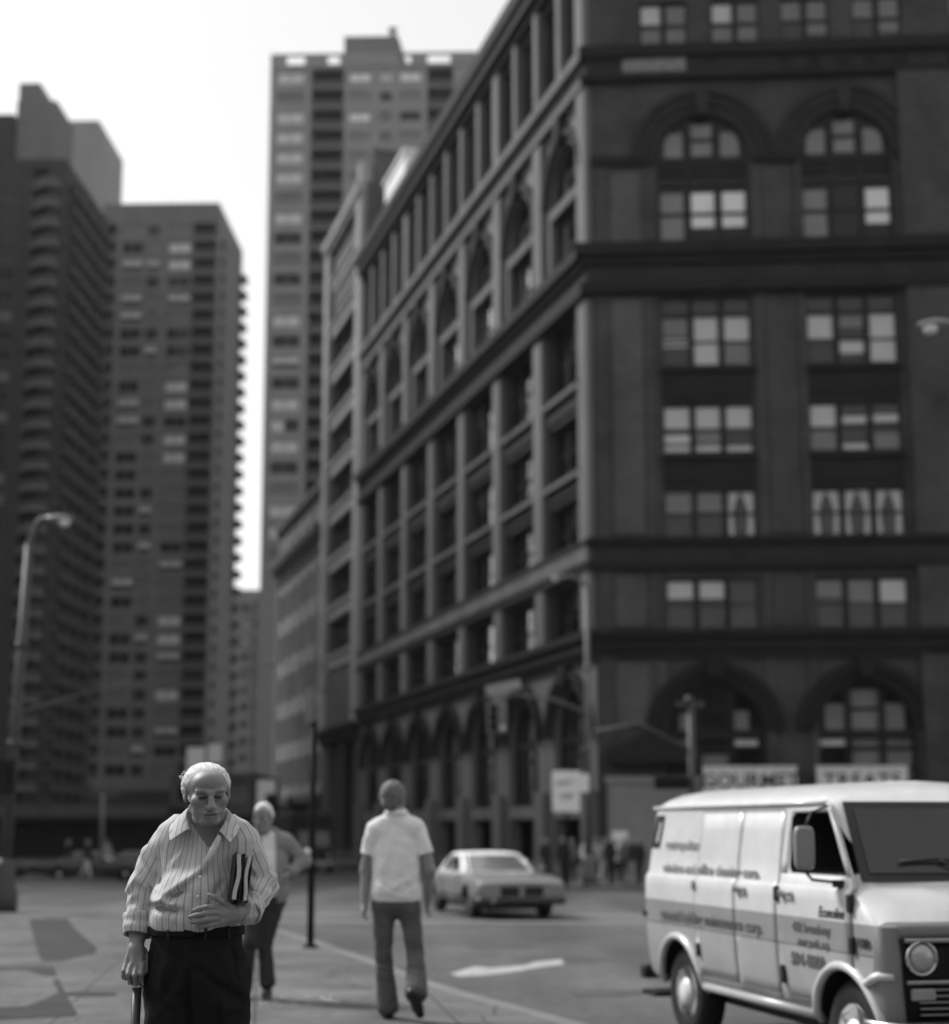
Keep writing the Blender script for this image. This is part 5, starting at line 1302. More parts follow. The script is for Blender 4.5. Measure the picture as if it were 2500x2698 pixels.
def xf(prims, M, o, s=1.0):
    """rotate/shift a list of prims"""
    o = np.asarray(o, F32); out = []
    for p in prims:
        ex = (p[-1],) if isinstance(p[-1], dict) else (); q = p[:-1] if ex else p
        if q[0] == 'c': out.append(('c', M@(np.asarray(q[1], F32)*s)+o, M@(np.asarray(q[2], F32)*s)+o, q[3]*s, q[4]*s)+ex)
        elif q[0] == 'e':
            R0 = q[3] if len(q) > 3 else np.eye(3, dtype=F32); out.append(('e', M@(np.asarray(q[1], F32)*s)+o, np.asarray(q[2], F32)*s, M@R0)+ex)
        else: out.append(('b', M@(np.asarray(q[1], F32)*s)+o, np.asarray(q[2], F32)*s, q[3]*s, M@(q[4] if len(q) > 4 else np.eye(3, dtype=F32)))+ex)
    return out
def sdf_mesh(fn, lo, hi, h, name, mats, parent=None, attr=None, smooth_it=1, fac=1.7):
    lo = np.asarray(lo, F32); hi = np.asarray(hi, F32); B = 8
    nb = np.ceil((hi-lo)/(h*B)).astype(int); n = nb*B
    cx = [lo[i]+(np.arange(nb[i], dtype=F32)+.5)*B*h for i in range(3)]
    C = np.stack(np.meshgrid(*cx, indexing='ij'), -1).reshape(-1, 3)
    dc = fn(C).reshape(nb)
    act = np.abs(dc) < B*h*.87*fac
    D = np.repeat(np.repeat(np.repeat(dc, B, 0), B, 1), B, 2).astype(F32)
    am = np.repeat(np.repeat(np.repeat(act, B, 0), B, 1), B, 2)
    idx = np.argwhere(am); vals = np.empty(len(idx), F32)
    for s in range(0, len(idx), 300000):
        vals[s:s+300000] = fn(lo+(idx[s:s+300000]).astype(F32)*F32(h))
    D[am] = vals
    S = D < 0
    cnt = np.zeros(tuple(n-1), np.int8)
    for dx in (0,1):
        for dy in (0,1):
            for dz in (0,1): cnt += S[dx:n[0]-1+dx, dy:n[1]-1+dy, dz:n[2]-1+dz]
    mixed = (cnt > 0) & (cnt < 8); ci = np.argwhere(mixed)
    vid = np.full(mixed.shape, -1, np.int32); vid[mixed] = np.arange(len(ci))
    acc = np.zeros((len(ci), 3), F32); w = np.zeros(len(ci), F32)
    cor = [(a, b, c) for a in (0,1) for b in (0,1) for c in (0,1)]
    dv = {c: D[ci[:,0]+c[0], ci[:,1]+c[1], ci[:,2]+c[2]] for c in cor}
    for c in cor:
        for ax in range(3):
            if c[ax] == 0:
                c2 = tuple(1 if i == ax else c[i] for i in range(3)); a, b = dv[c], dv[c2]
                m = (a < 0) != (b < 0); t = np.where(m, a/np.where(m, a-b, 1), 0)
                p = np.zeros((len(ci), 3), F32); p[:] = c; p[:, ax] = t
                acc += p*m[:, None]; w += m
    Vv = lo+(ci+acc/np.maximum(w, 1)[:, None])*F32(h)
    faces = []
    for ax in range(3):
        o1, o2 = [(1,2),(2,0),(0,1)][ax]
        sl_a = [slice(1, n[i]-1) for i in range(3)]; sl_b = list(sl_a)
        sl_a[ax] = slice(0, n[ax]-1); sl_b[ax] = slice(1, n[ax])
        A_, B_ = S[tuple(sl_a)], S[tuple(sl_b)]
        off = [1,1,1]; off[ax] = 0
        for flag in (True, False):
            e = np.argwhere((A_ != B_) & (A_ == flag))
            if not len(e): continue
            e = e+np.array(off)
            def cell(d1, d2):
                q = e.copy(); q[:, o1] -= d1; q[:, o2] -= d2; return vid[q[:,0], q[:,1], q[:,2]]
            quad = np.stack([cell(1,1), cell(0,1), cell(0,0), cell(1,0)], 1)
            if not flag: quad = quad[:, ::-1]
            faces.append(quad)
    Fq = np.concatenate(faces); Fq = Fq[(Fq >= 0).all(1)]
    # a little Laplacian smoothing
    E = np.concatenate([Fq[:, [0,1]], Fq[:, [1,2]], Fq[:, [2,3]], Fq[:, [3,0]]])
    for _ in range(smooth_it):
        sm = np.zeros_like(Vv); c_ = np.zeros(len(Vv), F32)
        for k in range(3): sm[:, k] = np.bincount(E[:,0], Vv[E[:,1], k], len(Vv))+np.bincount(E[:,1], Vv[E[:,0], k], len(Vv))
        c_ = np.bincount(E[:,0], minlength=len(Vv))+np.bincount(E[:,1], minlength=len(Vv))
        Vv = (Vv*.5+.5*sm/np.maximum(c_, 1)[:, None]).astype(F32)
    me = bpy.data.meshes.new(name)
    me.vertices.add(len(Vv)); me.vertices.foreach_set('co', Vv.ravel())
    me.loops.add(Fq.size); me.loops.foreach_set('vertex_index', Fq.ravel().astype(np.int32))
    me.polygons.add(len(Fq)); me.polygons.foreach_set('loop_start', np.arange(0, Fq.size, 4, dtype=np.int32))
    me.polygons.foreach_set('use_smooth', np.ones(len(Fq), bool))
    me.update(calc_edges=True); me.validate()
    for m in (mats if isinstance(mats, (list, tuple)) else [mats]): me.materials.append(m)
    if attr:
        for nm, f in attr.items():
            at = me.attributes.new(nm, 'FLOAT', 'POINT'); at.data.foreach_set('value', f(Vv).astype(F32))
    return link(me, name, parent)
def wav(P, fx, fy, fz, ph=0.0): return np.sin(P[:,0]*fx+P[:,1]*fy+P[:,2]*fz+ph)
def wrinkle(P, s=1.0, seed=0.0):
    """cloth unevenness"""
    a = wav(P, 31, 17, 23, seed)*wav(P, -13, 29, 19, 1.3+seed)
    b = wav(P, 67, -41, 37, 2.1+seed)*wav(P, 29, 53, -61, .4+seed)
    return s*(.0035*a+.0016*b)
def folds(P, segs, front=-1):
    """ridges (+) and valleys (-) along segments in the x-z view, on the front (y<0) or back"""
    d = np.zeros(len(P), F32); g = np.clip(.5+front*P[:,1]/.06, 0, 1)
    for (x1, z1, x2, z2, w, amp) in segs:
        vx, vz = x2-x1, z2-z1; L2 = vx*vx+vz*vz
        t = np.clip(((P[:,0]-x1)*vx+(P[:,2]-z1)*vz)/L2, 0, 1)
        q = (P[:,0]-x1-t*vx)**2+(P[:,2]-z1-t*vz)**2
        d += amp*np.exp(-q/(w*w))*(1-.5*np.abs(2*t-1)**3)
    return d*g

# --- materials for people
def tone_mat(name, v, rough=.55, spec=.35, var=.1, scale=40, bump=.15, attr='tone', sss=0.0):
    if name in MATS: return MATS[name]
    m = mat(name, v, rough, var, scale, bump, scale*6, spec=spec)
    nt = m.node_tree; N = nt.nodes; L = nt.links; b = N['Principled BSDF']
    src = b.inputs['Base Color'].links[0].from_socket
    at = N.new('ShaderNodeAttribute'); at.attribute_name = attr
    mu = N.new('ShaderNodeMath'); mu.operation = 'MULTIPLY'; L.new(src, mu.inputs[0]); L.new(at.outputs['Fac'], mu.inputs[1]); L.new(mu.outputs[0], b.inputs['Base Color'])
    return m
skin = tone_mat('weathered_skin', .155, .5, .4, .12, 45, .12)
def cloth(name, v, weave=900, var=.1, scale=14): return mat(name, v, .92, var, scale, .25, weave, spec=.12)
def stripe_mat():
    m = mat('striped_shirt_cloth', .37, .92, .07, 18, .2, 700, spec=.1)
    nt = m.node_tree; N = nt.nodes; L = nt.links; b = N['Principled BSDF']
    src = b.inputs['Base Color'].links[0].from_socket
    at = N.new('ShaderNodeAttribute'); at.attribute_name = 'across'
    d = N.new('ShaderNodeMath'); d.operation = 'DIVIDE'; d.inputs[1].default_value = .0228; L.new(at.outputs['Fac'], d.inputs[0])
    fr = N.new('ShaderNodeMath'); fr.operation = 'FRACT'; L.new(d.outputs[0], fr.inputs[0])
    rp_ = N.new('ShaderNodeValToRGB'); e = rp_.color_ramp.elements
    def c(v): return (v, v, v, 1)
    e[0].position = 0; e[0].color = c(1.0); e[1].position = 1; e[1].color = c(1.0)
    for p, v in ((.10,1.0),(.14,.82),(.20,.82),(.24,1.0),(.46,1.0),(.52,.60),(.70,.60),(.74,1.0)):
        k = e.new(p); k.color = c(v)
    L.new(fr.outputs[0], rp_.inputs[0])
    mu = N.new('ShaderNodeMix'); mu.data_type = 'RGBA'; mu.blend_type = 'MULTIPLY'; mu.inputs['Factor'].default_value = 1
    L.new(src, mu.inputs['A']); L.new(rp_.outputs['Color'], mu.inputs['B']); L.new(mu.outputs['Result'], b.inputs['Base Color'])
    return m
hair_grey = mat('grey_hair', .50, .55, .35, 60, .5, 200, spec=.35, stretch=(3,.5,.8))
shoe_m = mat('black_shoe_leather', .012, .4, .2, 20, spec=.4)

# --- head
def head_prims(old=True):
    p = [('e', (0,.018,.031), (.076,.097,.076)), ('e', (0,-.035,-.035), (.060,.060,.086)), ('e', (0,-.048,.048), (.058,.045,.048))]
    for s in (-1, 1):
        p += [('c', (s*.047,.0,-.068), (s*.016,-.074,-.103), .022, .019), ('e', (s*.041,-.061,-.022), (.027,.026,.026)), ('e', (s*.036,-.050,-.066), (.020,.026,.028)), ('c', (s*.046,-.078,.022), (s*.012,-.094,.018), .0075, .0095)]
    p += [('e', (0,-.080,-.098), (.024,.022,.018)), ('e', (0,-.035,-.112), (.042,.045,.022)), ('e', (0,-.086,-.066), (.034,.020,.024))]
    for s in (-1, 1): p.append(('e', (s*.030,-.101,.003), (.0185,.0165,.0145), {'sub': True, 'k': .012}))
    K = {'k': .010}
    p += [('c', (0,-.094,.012), (0,-.121,-.033), .009, .0145, K), ('e', (0,-.119,-.036), (.0145,.0135,.0115), K)]
    for s in (-1, 1): p += [('e', (s*.0145,-.106,-.038), (.0095,.012,.009), {'k': .006}), ('e', (s*.030,-.0815,-.0005), (.0145,.0135,.0125), {'k': .003}),
        ('c', (s*.044,-.084,.0065), (s*.018,-.0905,.0075), .0042, .0045, {'k': .004}), ('c', (s*.042,-.081,-.013), (s*.018,-.089,-.012), .0050, .0048, {'k': .007})]
    for s in (-1, 1): p += [('c', (s*.019,-.112,-.034), (s*.038,-.088,-.082), .0048, .0040, {'sub': True, 'k': .008}), ('c', (s*.024,-.097,-.066), (0,-.1045,-.0615), .0045, .0062, {'k': .004}), ('c', (s*.021,-.095,-.0785), (0,-.1015,-.0795), .0048, .0078, {'k': .004})]
    for s in (-1, 1): p.append(('c', (s*.029,-.0975,-.0715), (0,-.1095,-.0702), .0016, .0022, {'sub': True, 'k': .003}))
    for s in (-1, 1):
        for zz in (.052,.062,.072): pass
        Me = rotm(s*R(-18), R(8))
        p += [('e', (s*.0775,.012,-.004), (.0085,.0185,.033), Me, {'k': .007}), ('e', (s*.0775,.005,-.032), (.007,.010,.012), {'k': .006}), ('e', (s*.085,.012,.001), (.0055,.010,.018), Me, {'sub': True, 'k': .004})]
    return p
def head_tone(M, o, sc=(1,1,1)):
    o = np.asarray(o, F32); sc = np.asarray(sc, F32)
    def f(Vv):
        q = ((Vv-o)@M)/sc; t = np.ones(len(q), F32)
        for s in (-1, 1):
            e = np.exp(-(((q[:,0]-s*.030)/.0095)**2+((q[:,2]+.001)/.0035)**2)**2); t -= .80*e*(q[:,1] < -.07); e = np.exp(-(((q[:,0]-s*.030)/.020)**2+((q[:,2]-.003)/.0145)**2)**2); t -= .5*e*(q[:,1] < -.06)  # dark eyes; socket shade is also painted into the skin tone
            bz = .026-.10*np.abs(np.abs(q[:,0])-.026); e = np.exp(-(((q[:,0]-s*.030)/.021)**2)**2-((q[:,2]-bz)/.0045)**2); t -= .42*e*(q[:,1] < -.06)
        e = np.exp(-((q[:,0]/.026)**2)**2-((q[:,2]+.071)/.010)**2)*(q[:,1] < -.085); t -= .22*e
        e = np.exp(-((q[:,0]/.026)**2)**2-((q[:,2]+.0708)/.0022)**2)*(q[:,1] < -.085); t -= .65*e  # shade between the lips painted as a dark line
        return np.clip(t, .1, 1.2)
    return f
def hair_fn(M, o, thr=0.0, s=1.0, puff=(.0865,.103,.093), slope=(.80,.60), side=0.0, strand=.0016, thin=.006):
    o = np.asarray(o, F32)
    def f(P):
        q = ((P-o)@M)/s
        d = d_ell(q, (0,.024,.036), puff)
        for sg_ in (-1, 1): d = smin(d, d_ell(q, (sg_*.074,.040,.004), (.014,.034,.036)), .02)
        d = smin(d, d_ell(q, (0,.085,-.045), (.06,.035,.05)), .03)
        cut = thr-(slope[0]*q[:,1]+slope[1]*q[:,2])+side*np.abs(q[:,0])
        d = d+thin*np.clip(1+cut/.035, 0, 1)
        d = smax(d, cut, .012)
        ang = np.arctan2(q[:,0], q[:,2]+.06)
        d = d+strand*np.sin(ang*33+4*np.sin(q[:,1]*30)+2*np.sin(q[:,2]*35))+.5*strand*np.sin(ang*57+q[:,1]*40)
        inner = d_ell(q, (0,.018,.031), (.070,.091,.070))
        return smax(d, -inner, .004)*F32(np.min(s))
    return f
# --- hand: wrist, palm direction, per-finger chains
def hand_prims(wrist, chains, palm, r=.0085, thumb=None):
    p = [('c', wrist, palm[0], .026, .027)]
    for a, b, ra, rb in palm[1]: p.append(('c', a, b, ra, rb))
    for ch in chains:
        for i in range(len(ch)-1):
            ra = r*(1.08-.1*i); rb = r*(1.0-.1*i); p.append(('c', ch[i], ch[i+1], ra, rb, {'k': .004}))
    if thumb:
        for i in range(len(thumb)-1): p.append(('c', thumb[i], thumb[i+1], .0125-.0018*i, .011-.0018*i, {'k': .006}))
    return p
# ------------------------------------------------------------------ the old man in front
om = thing('person', 'grey-haired old man in striped shirt and dark trousers, head bowed, walking with a cane', 'person', (-1.008, 5.64, SIDE))
HO = V3(.036, -.075, 1.575); HM = rotm(R(18), R(14), R(-3))
HS = np.array((1.0, 1.0, .87), F32)
torso = [('e', (.012,.030,1.325), (.176,.118,.20)), ('e', (-.005,-.022,1.175), (.160,.150,.165)), ('c', (-.102,.030,1.386), (.134,.030,1.384), .064, .064), ('c', (.034,.040,1.465), (-.085,.032,1.405), .044, .056), ('c', (.034,.040,1.465), (.125,.032,1.402), .044, .056), ('e', (.012,.075,1.38), (.15,.085,.12)), ('e', (-.008,-.005,1.10), (.160,.142,.09))]
armL = [('c', (-.128,.030,1.370), (-.200,.050,1.225), .070, .068), ('c', (-.200,.050,1.225), (-.212,-.005,1.075), .068, .054)]
armR = [('c', (.152,.030,1.372), (.214,.065,1.235), .070, .066), ('c', (.214,.065,1.235), (.196,-.085,1.150), .064, .048)]
# image-left hand, closed on the cane handle
wl = V3(-.212,-.022,1.050)
handL = hand_prims(wl, [
    [(-.238,-.066,.968), (-.243,-.088,.938), (-.240,-.066,.912), (-.236,-.045,.918)],
    [(-.221,-.078,.958), (-.224,-.102,.928), (-.221,-.080,.898), (-.218,-.056,.902)],
    [(-.201,-.080,.955), (-.201,-.106,.925), (-.200,-.084,.893), (-.199,-.058,.896)],
    [(-.182,-.074,.960), (-.180,-.098,.930), (-.181,-.080,.902), (-.183,-.055,.905)]],
    ((-.211,-.045,1.010), [((-.222,-.045,1.015), (-.236,-.062,.972), .020, .0135), ((-.211,-.050,1.012), (-.212,-.074,.962), .021, .0145), ((-.200,-.046,1.012), (-.190,-.070,.964), .020, .0135)]), .0098,
    thumb=[(-.186,-.030,1.005), (-.168,-.040,.968), (-.172,-.062,.935), (-.186,-.082,.918)])
# image-right hand, laid across the belly under the folder
wr = V3(.190,-.105,1.148)
handR = hand_prims(wr, [
    [(.108,-.196,1.168), (.070,-.214,1.170), (.040,-.214,1.163), (.020,-.204,1.156)],
    [(.106,-.202,1.150), (.064,-.222,1.148), (.030,-.220,1.141), (.008,-.208,1.135)],
    [(.108,-.201,1.131), (.068,-.220,1.127), (.036,-.219,1.121), (.015,-.207,1.117)],
    [(.114,-.192,1.114), (.082,-.208,1.108), (.058,-.210,1.104), (.040,-.201,1.101)]],
    ((.160,-.145,1.146), [((.160,-.150,1.155), (.112,-.193,1.162), .021, .014), ((.158,-.152,1.145), (.112,-.197,1.145), .022, .015), ((.160,-.148,1.134), (.116,-.190,1.122), .021, .014)]), .0097,
    thumb=[(.150,-.165,1.165), (.120,-.200,1.188), (.094,-.214,1.204), (.076,-.212,1.212)])
neckp = [('c', (.034,-.030,1.475), (.018,.045,1.38), .058, .072)]
legs = [('e', (-.002,.0,.985), (.168,.128,.14)), ('c', (-.088,.0,.90), (-.096,-.07,.50), .092, .070), ('c', (-.096,-.07,.50), (-.098,-.05,.09), .066, .044), ('c', (.088,.0,.90), (.108,.05,.50), .092, .070), ('c', (.108,.05,.50), (.112,.19,.12), .066, .044)]
def shrink(pr, k, off=0.0):
    out = []
    for p in pr:
        if p[0] == 'c': out.append(('c', p[1], p[2], p[3]*k-off, p[4]*k-off))
        else: out.append(('e', p[1], tuple(np.asarray(p[2])*k-off)))
    return out
hp = head_prims()
def hfun(P): return union(((P-HO)@HM)/HS, hp, .016)*F32(.9)
tor_in = shrink(torso, .93, .004); arm_in = shrink(armL+armR, .72); leg_in = shrink(legs, .86)
forearms = [('c', (-.205,.03,1.13), wl, .036, .027), ('c', (.204,-.02,1.19), wr, .036, .027)]
def body_fn(P):
    d = smin(hfun(P), union(P, neckp, .02), .02)
    t = smin(smin(union(P, tor_in, .06), union(P, arm_in, .03), .03), union(P, leg_in, .05), .03)
    d = smin(d, t, .03)
    hd = smin(union(P, handL+[forearms[0]], .008), union(P, handR+[forearms[1]], .008), .002)
    return smin(d, hd, .01)
body = sdf_mesh(body_fn, (-.30,-.26,.02), (.30,.24,1.70), .0036, 'body', skin, om, attr={'tone': head_tone(HM, HO, HS)}, smooth_it=1)
hfn = hair_fn(HM, HO, thr=.016, puff=(.0845,.101,.080), side=-.16, s=HS, strand=.0008)
sdf_mesh(hfn, (-.10,-.20,1.40), (.17,.10,1.70), .0026, 'hair', hair_grey, om, smooth_it=0)
# loose strands
g = MB(); rs = random.Random(5)
for _ in range(80):
    a = rs.uniform(-1.5, 1.5); b = rs.uniform(-.5, 1.0)
    loc = np.array((.082*math.sin(a), .026+.095*(b*.8), .036+.077*math.cos(a)*math.sqrt(max(0,1-(b*.8)**2))), F32)
    dirv = np.array((.3*math.sin(a)+rs.uniform(-.15,.15), rs.uniform(.6,1.0), rs.uniform(-.5,.05)), F32)*rs.uniform(.012,.026)
    up = np.array((math.sin(a)*.006, 0, math.cos(a)*.006), F32)*rs.uniform(.0,1)
    P = [HM@(q_*HS)+HO for q_ in (loc, loc+dirv*.5+up, loc+dirv+up*.8)]
    if .8*loc[1]+.6*loc[2] < .03: continue
    g.tube(P, [.0009,.0008,.0003], 3, cap=False)
g.build('hair_strands', hair_grey, om)
# shirt
SF = [(.10,1.40,.035,1.30,.014,.007), (.035,1.30,-.14,1.175,.016,.008), (.03,1.275,-.12,1.155,.013,-.006), (-.16,1.168,-.04,1.150,.013,-.012), (-.15,1.19,-.03,1.172,.016,.008),
      (-.10,1.30,-.13,1.22,.02,-.006), (-.145,1.36,-.13,1.24,.012,-.007), (.0,1.22,-.10,1.20,.012,-.005), (.07,1.20,.03,1.12,.014,.005), (.10,1.25,.06,1.16,.012,-.005), (.13,1.36,.13,1.30,.014,-.005), (-.05,1.36,-.09,1.30,.012,.004), (.02,1.12,.02,1.09,.01,.003), (-.06,1.13,-.07,1.09,.01,.003)]
def tri_cut(P, A, B, C):   # inside of triangle in x-z (positive outside)
    d = None
    for p, q, r in ((A,B,C),(B,C,A),(C,A,B)):
        nx, nz = -(q[1]-p[1]), (q[0]-p[0]); L_ = math.hypot(nx, nz); nx /= L_; nz /= L_
        if (r[0]-p[0])*nx+(r[1]-p[1])*nz > 0: nx, nz = -nx, -nz
        e = (P[:,0]-p[0])*nx+(P[:,2]-p[1])*nz; d = e if d is None else np.maximum(d, e)
    return d
def shirt_fn(P):
    t = union(P, torso, .06)-1.7*folds(P, SF)-wrinkle(P, 1.3, .3)
    t = smax(t, -(P[:,2]-1.078), .01)
    a = smin(union(P, armL, .02), union(P, armR, .02), .001)
    rid = .003*np.sin((P[:,2]+.5*P[:,0])*115+5*np.sin(P[:,0]*37))*np.exp(-((P[:,2]-1.22)/.07)**2)
    a = a-wrinkle(P, 2.2, 2.0)-1.5*rid
    a = smax(a, -((P[:,2]-1.078)-.0*P[:,0]), .004)
    d = smin(t, a, .018)
    v = np.maximum(tri_cut(P, (-.012,1.452), (.100,1.452), (.046,1.372)), P[:,1]+.03)
    neck = d_cone(P, (.034,-.030,1.50), (.022,.030,1.40), .064, .070)
    return smax(smax(d, -v, .004), -neck, .004)
def across(Vv):
    tor = union(Vv, torso, .06); aL = union(Vv, armL, .02); aR = union(Vv, armR, .02)
    u = np.arctan2(Vv[:,0]-.0, -(Vv[:,1]-.04))*.17+.006
    for pr, dd in ((armL, aL), (armR, aR)):
        m = dd < tor-.004
        a = np.asarray(pr[0][1], F32); b = np.asarray(pr[0][2], F32); c = np.asarray(pr[1][2], F32)
        t1 = np.clip(((Vv-a)@(b-a))/((b-a)@(b-a)), 0, 1); q1 = a+t1[:,None]*(b-a); t2 = np.clip(((Vv-b)@(c-b))/((c-b)@(c-b)), 0, 1); q2 = b+t2[:,None]*(c-b)
        near = np.sum((Vv-q1)**2, 1) < np.sum((Vv-q2)**2, 1); q = np.where(near[:,None], q1, q2); r = Vv-q
        u = np.where(m, np.arctan2(r[:,0], -r[:,1])*.058, u)
    return u
stripes = stripe_mat()
shirt = sdf_mesh(shirt_fn, (-.32,-.24,1.03), (.32,.22,1.50), .0042, 'shirt', stripes, om, attr={'across': across})
# turned-back cuffs
for nm, a, b, r0, r1 in (('cuff', (-.209,.008,1.128), (-.213,-.016,1.062), .0600, .0575), ('cuff', (.201,-.050,1.168), (.193,-.100,1.146), .054, .051)):
    A = np.asarray(a, F32); Bv = np.asarray(b, F32); dr = (Bv-A)/np.linalg.norm(Bv-A); Ln = float(np.linalg.norm(Bv-A))
    def cf(P, A=A, dr=dr, Ln=Ln, a=a, b=b, r0=r0, r1=r1):
        t = (P-A)@dr; q = P-A-t[:,None]*dr; rad = np.sqrt(np.sum(q*q, 1)); rr = r0+(r1-r0)*np.clip(t/Ln, 0, 1)+.003*np.sin(np.arctan2(q[:,0], q[:,1])*3+t*60)+.002*np.sin(t*150)
        return np.maximum(np.abs(rad-rr+.004)-.004, np.abs(t-Ln/2)-Ln/2-.004)
    sdf_mesh(cf, np.minimum(A, Bv)-.075, np.maximum(A, Bv)+.075, .0036, nm, stripes, om, attr={'across': lambda Vv, A=A: np.arctan2(Vv[:,0]-A[0], -(Vv[:,1]-A[1]))*.058+.004})
# collar
T_ = [(-.018,-.108,1.440),(-.042,-.066,1.490),(-.046,-.012,1.522),(-.022,.045,1.528),(.030,.066,1.530),(.082,.046,1.522),(.108,-.010,1.506),(.106,-.064,1.472),(.088,-.108,1.432)]
O_ = [(-.082,-.140,1.398),(-.100,-.086,1.440),(-.096,-.005,1.472),(-.062,.080,1.478),(.030,.112,1.480),(.112,.085,1.474),(.150,.0,1.460),(.154,-.068,1.432),(.134,-.136,1.392)]
N_ = [(-.010,-.098,1.420),(-.024,-.062,1.456),(-.028,-.012,1.480),(-.010,.04,1.486),(.030,.056,1.486),(.070,.04,1.482),(.090,-.010,1.472),(.090,-.060,1.447),(.078,-.098,1.415)]
def _sharp(L): return [L[0], tuple(.9*np.array(L[0])+.1*np.array(L[1]))]+L[1:-1]+[tuple(.9*np.array(L[-1])+.1*np.array(L[-2])), L[-1]]
T_, O_, N_ = _sharp(T_), _sharp(O_), _sharp(N_)
g = MB(); rr_ = [N_, [tuple(.85*np.array(t)+.15*np.array(n_)) for t, n_ in zip(T_, N_)], T_, [tuple(.86*np.array(t)+.14*np.array(o_)+np.array((0,-.004,.004))) for t, o_ in zip(T_, O_)], [tuple(.07*np.array(t)+.93*np.array(o_)) for t, o_ in zip(T_, O_)], O_]
g.rings(rr_, cap=False, closed=False)
me = g.mesh('collar', stripes); at = me.attributes.new('across', 'FLOAT', 'POINT'); at.data.foreach_set('value', [v.co.x*.9+.004 for v in me.vertices])
co_ = link(me, 'collar', om); sd = co_.modifiers.new('s', 'SOLIDIFY'); sd.thickness = .0035; sd.offset = 0; sb = co_.modifiers.new('ss', 'SUBSURF'); sb.levels = 2; sb.render_levels = 2
# turned lapel of the open front
g = MB(); g.rings([[(.084,-.118,1.428),(.094,-.124,1.420),(.103,-.122,1.412)],[(.070,-.134,1.388),(.081,-.142,1.380),(.090,-.140,1.370)],[(.050,-.150,1.345),(.058,-.156,1.338),(.064,-.155,1.330)],[(.036,-.160,1.312),(.038,-.162,1.310),(.040,-.161,1.308)]], cap=False, closed=False)
me = g.mesh('lapel', stripes); at = me.attributes.new('across', 'FLOAT', 'POINT'); at.data.foreach_set('value', [.0228*.33]*len(me.vertices))
lp = link(me, 'lapel', om); sd = lp.modifiers.new('s', 'SOLIDIFY'); sd.thickness = .004; sb = lp.modifiers.new('ss', 'SUBSURF'); sb.levels = 2; sb.render_levels = 2
# trousers, belt, shoes
trz = cloth('dark_trouser_cloth', .010)
TF = [(.0,.93,.004,.60,.016,-.022), (-.135,1.02,-.165,.90,.007,-.006), (.135,1.02,.165,.90,.007,-.006), (.0,1.04,.0,.92,.006,.004), (-.02,.90,-.14,.76,.014,.006), (-.02,1.0,-.09,.84,.02,-.006), (.02,.98,.16,.88,.015,.005), (.03,.95,.17,.84,.015,-.006), (.05,.84,.18,.80,.014,.006), (-.10,.95,-.10,.6,.012,.006), (.11,.92,.12,.6,.012,.006), (-.16,.9,-.02,.80,.015,.005), (.15,.78,.06,.72,.014,-.006)]
trp = [('e', (.000,-.004,1.0), (.167,.150,.42)), ('e', (.000,.01,.93), (.164,.140,.14)), ('c', (-.084,.0,.90), (-.092,-.07,.50), .092, .084), ('c', (-.100,-.07,.50), (-.102,-.05,.06), .086, .082), ('c', (.092,.0,.90), (.112,.05,.50), .102, .090), ('c', (.112,.05,.50), (.116,.19,.08), .086, .080)]
def trf(P):
    d = union(P, trp, .05)-folds(P, TF)-wrinkle(P, 1.4, 1.1)
    return smax(smax(d, P[:,2]-1.092, .006), -(P[:,2]-.035), .004)
sdf_mesh(trf, (-.30,-.22,.0), (.30,.32,1.12), .0055, 'trousers', trz, om)
def ring_fn(P):
    k = np.sqrt(((P[:,0]+.003)/.171)**2+((P[:,1]+.004)/.151)**2)
    return np.maximum(np.abs((k-1)*.155)-.004, np.abs(P[:,2]-1.078)-.017)
sdf_mesh(ring_fn, (-.2,-.18,1.04), (.2,.18,1.12), .0035, 'belt', mat('belt_leather', .008, .75, .2, 30, spec=.1), om)
g = MB(); g.box(-.02,.022,-.163,-.156,1.062,1.094); g.build('buckle', mat('belt_leather', .01), om, bevel=.003)
for x_, y_, r_ in ((.055,-.152,.35),(-.075,-.142,-.45),(.128,-.104,.9)):
    g = MB(); g.box(-.004,.004,-.008,0.0,1.055,1.098); lo_ = g.build('belt_loop', mat('loop_cloth', .02, .9), om, loc=(x_, y_, 0), rz=r_)
for nm, ax, ay in (('shoe', -.102, -.07), ('shoe', .116, .17)):
    def sf(P, ax=ax, ay=ay):
        d = smin(d_ell(P, (ax, ay-.09, .035), (.046,.10,.045)), d_ell(P, (ax, ay+.03, .05), (.04,.07,.055)), .03); return smax(d, -(P[:,2]-.004), .004)
    sdf_mesh(sf, (ax-.08, ay-.24, -.01), (ax+.08, ay+.14, .13), .006, nm, shoe_m, om)
# buttons and chest pocket
g = MB()
for (x, y, z) in ((.035,-.171,1.272),(.030,-.176,1.205),(.026,-.170,1.135)): g.lathe([(.0052,0),(.0052,-.003),(.001,-.0035)], 10, 'y', (x, y, z))
o = g.build('button', mat('shirt_button', .55, .4, .05, 9, spec=.5), om); o['kind'] = 'stuff'
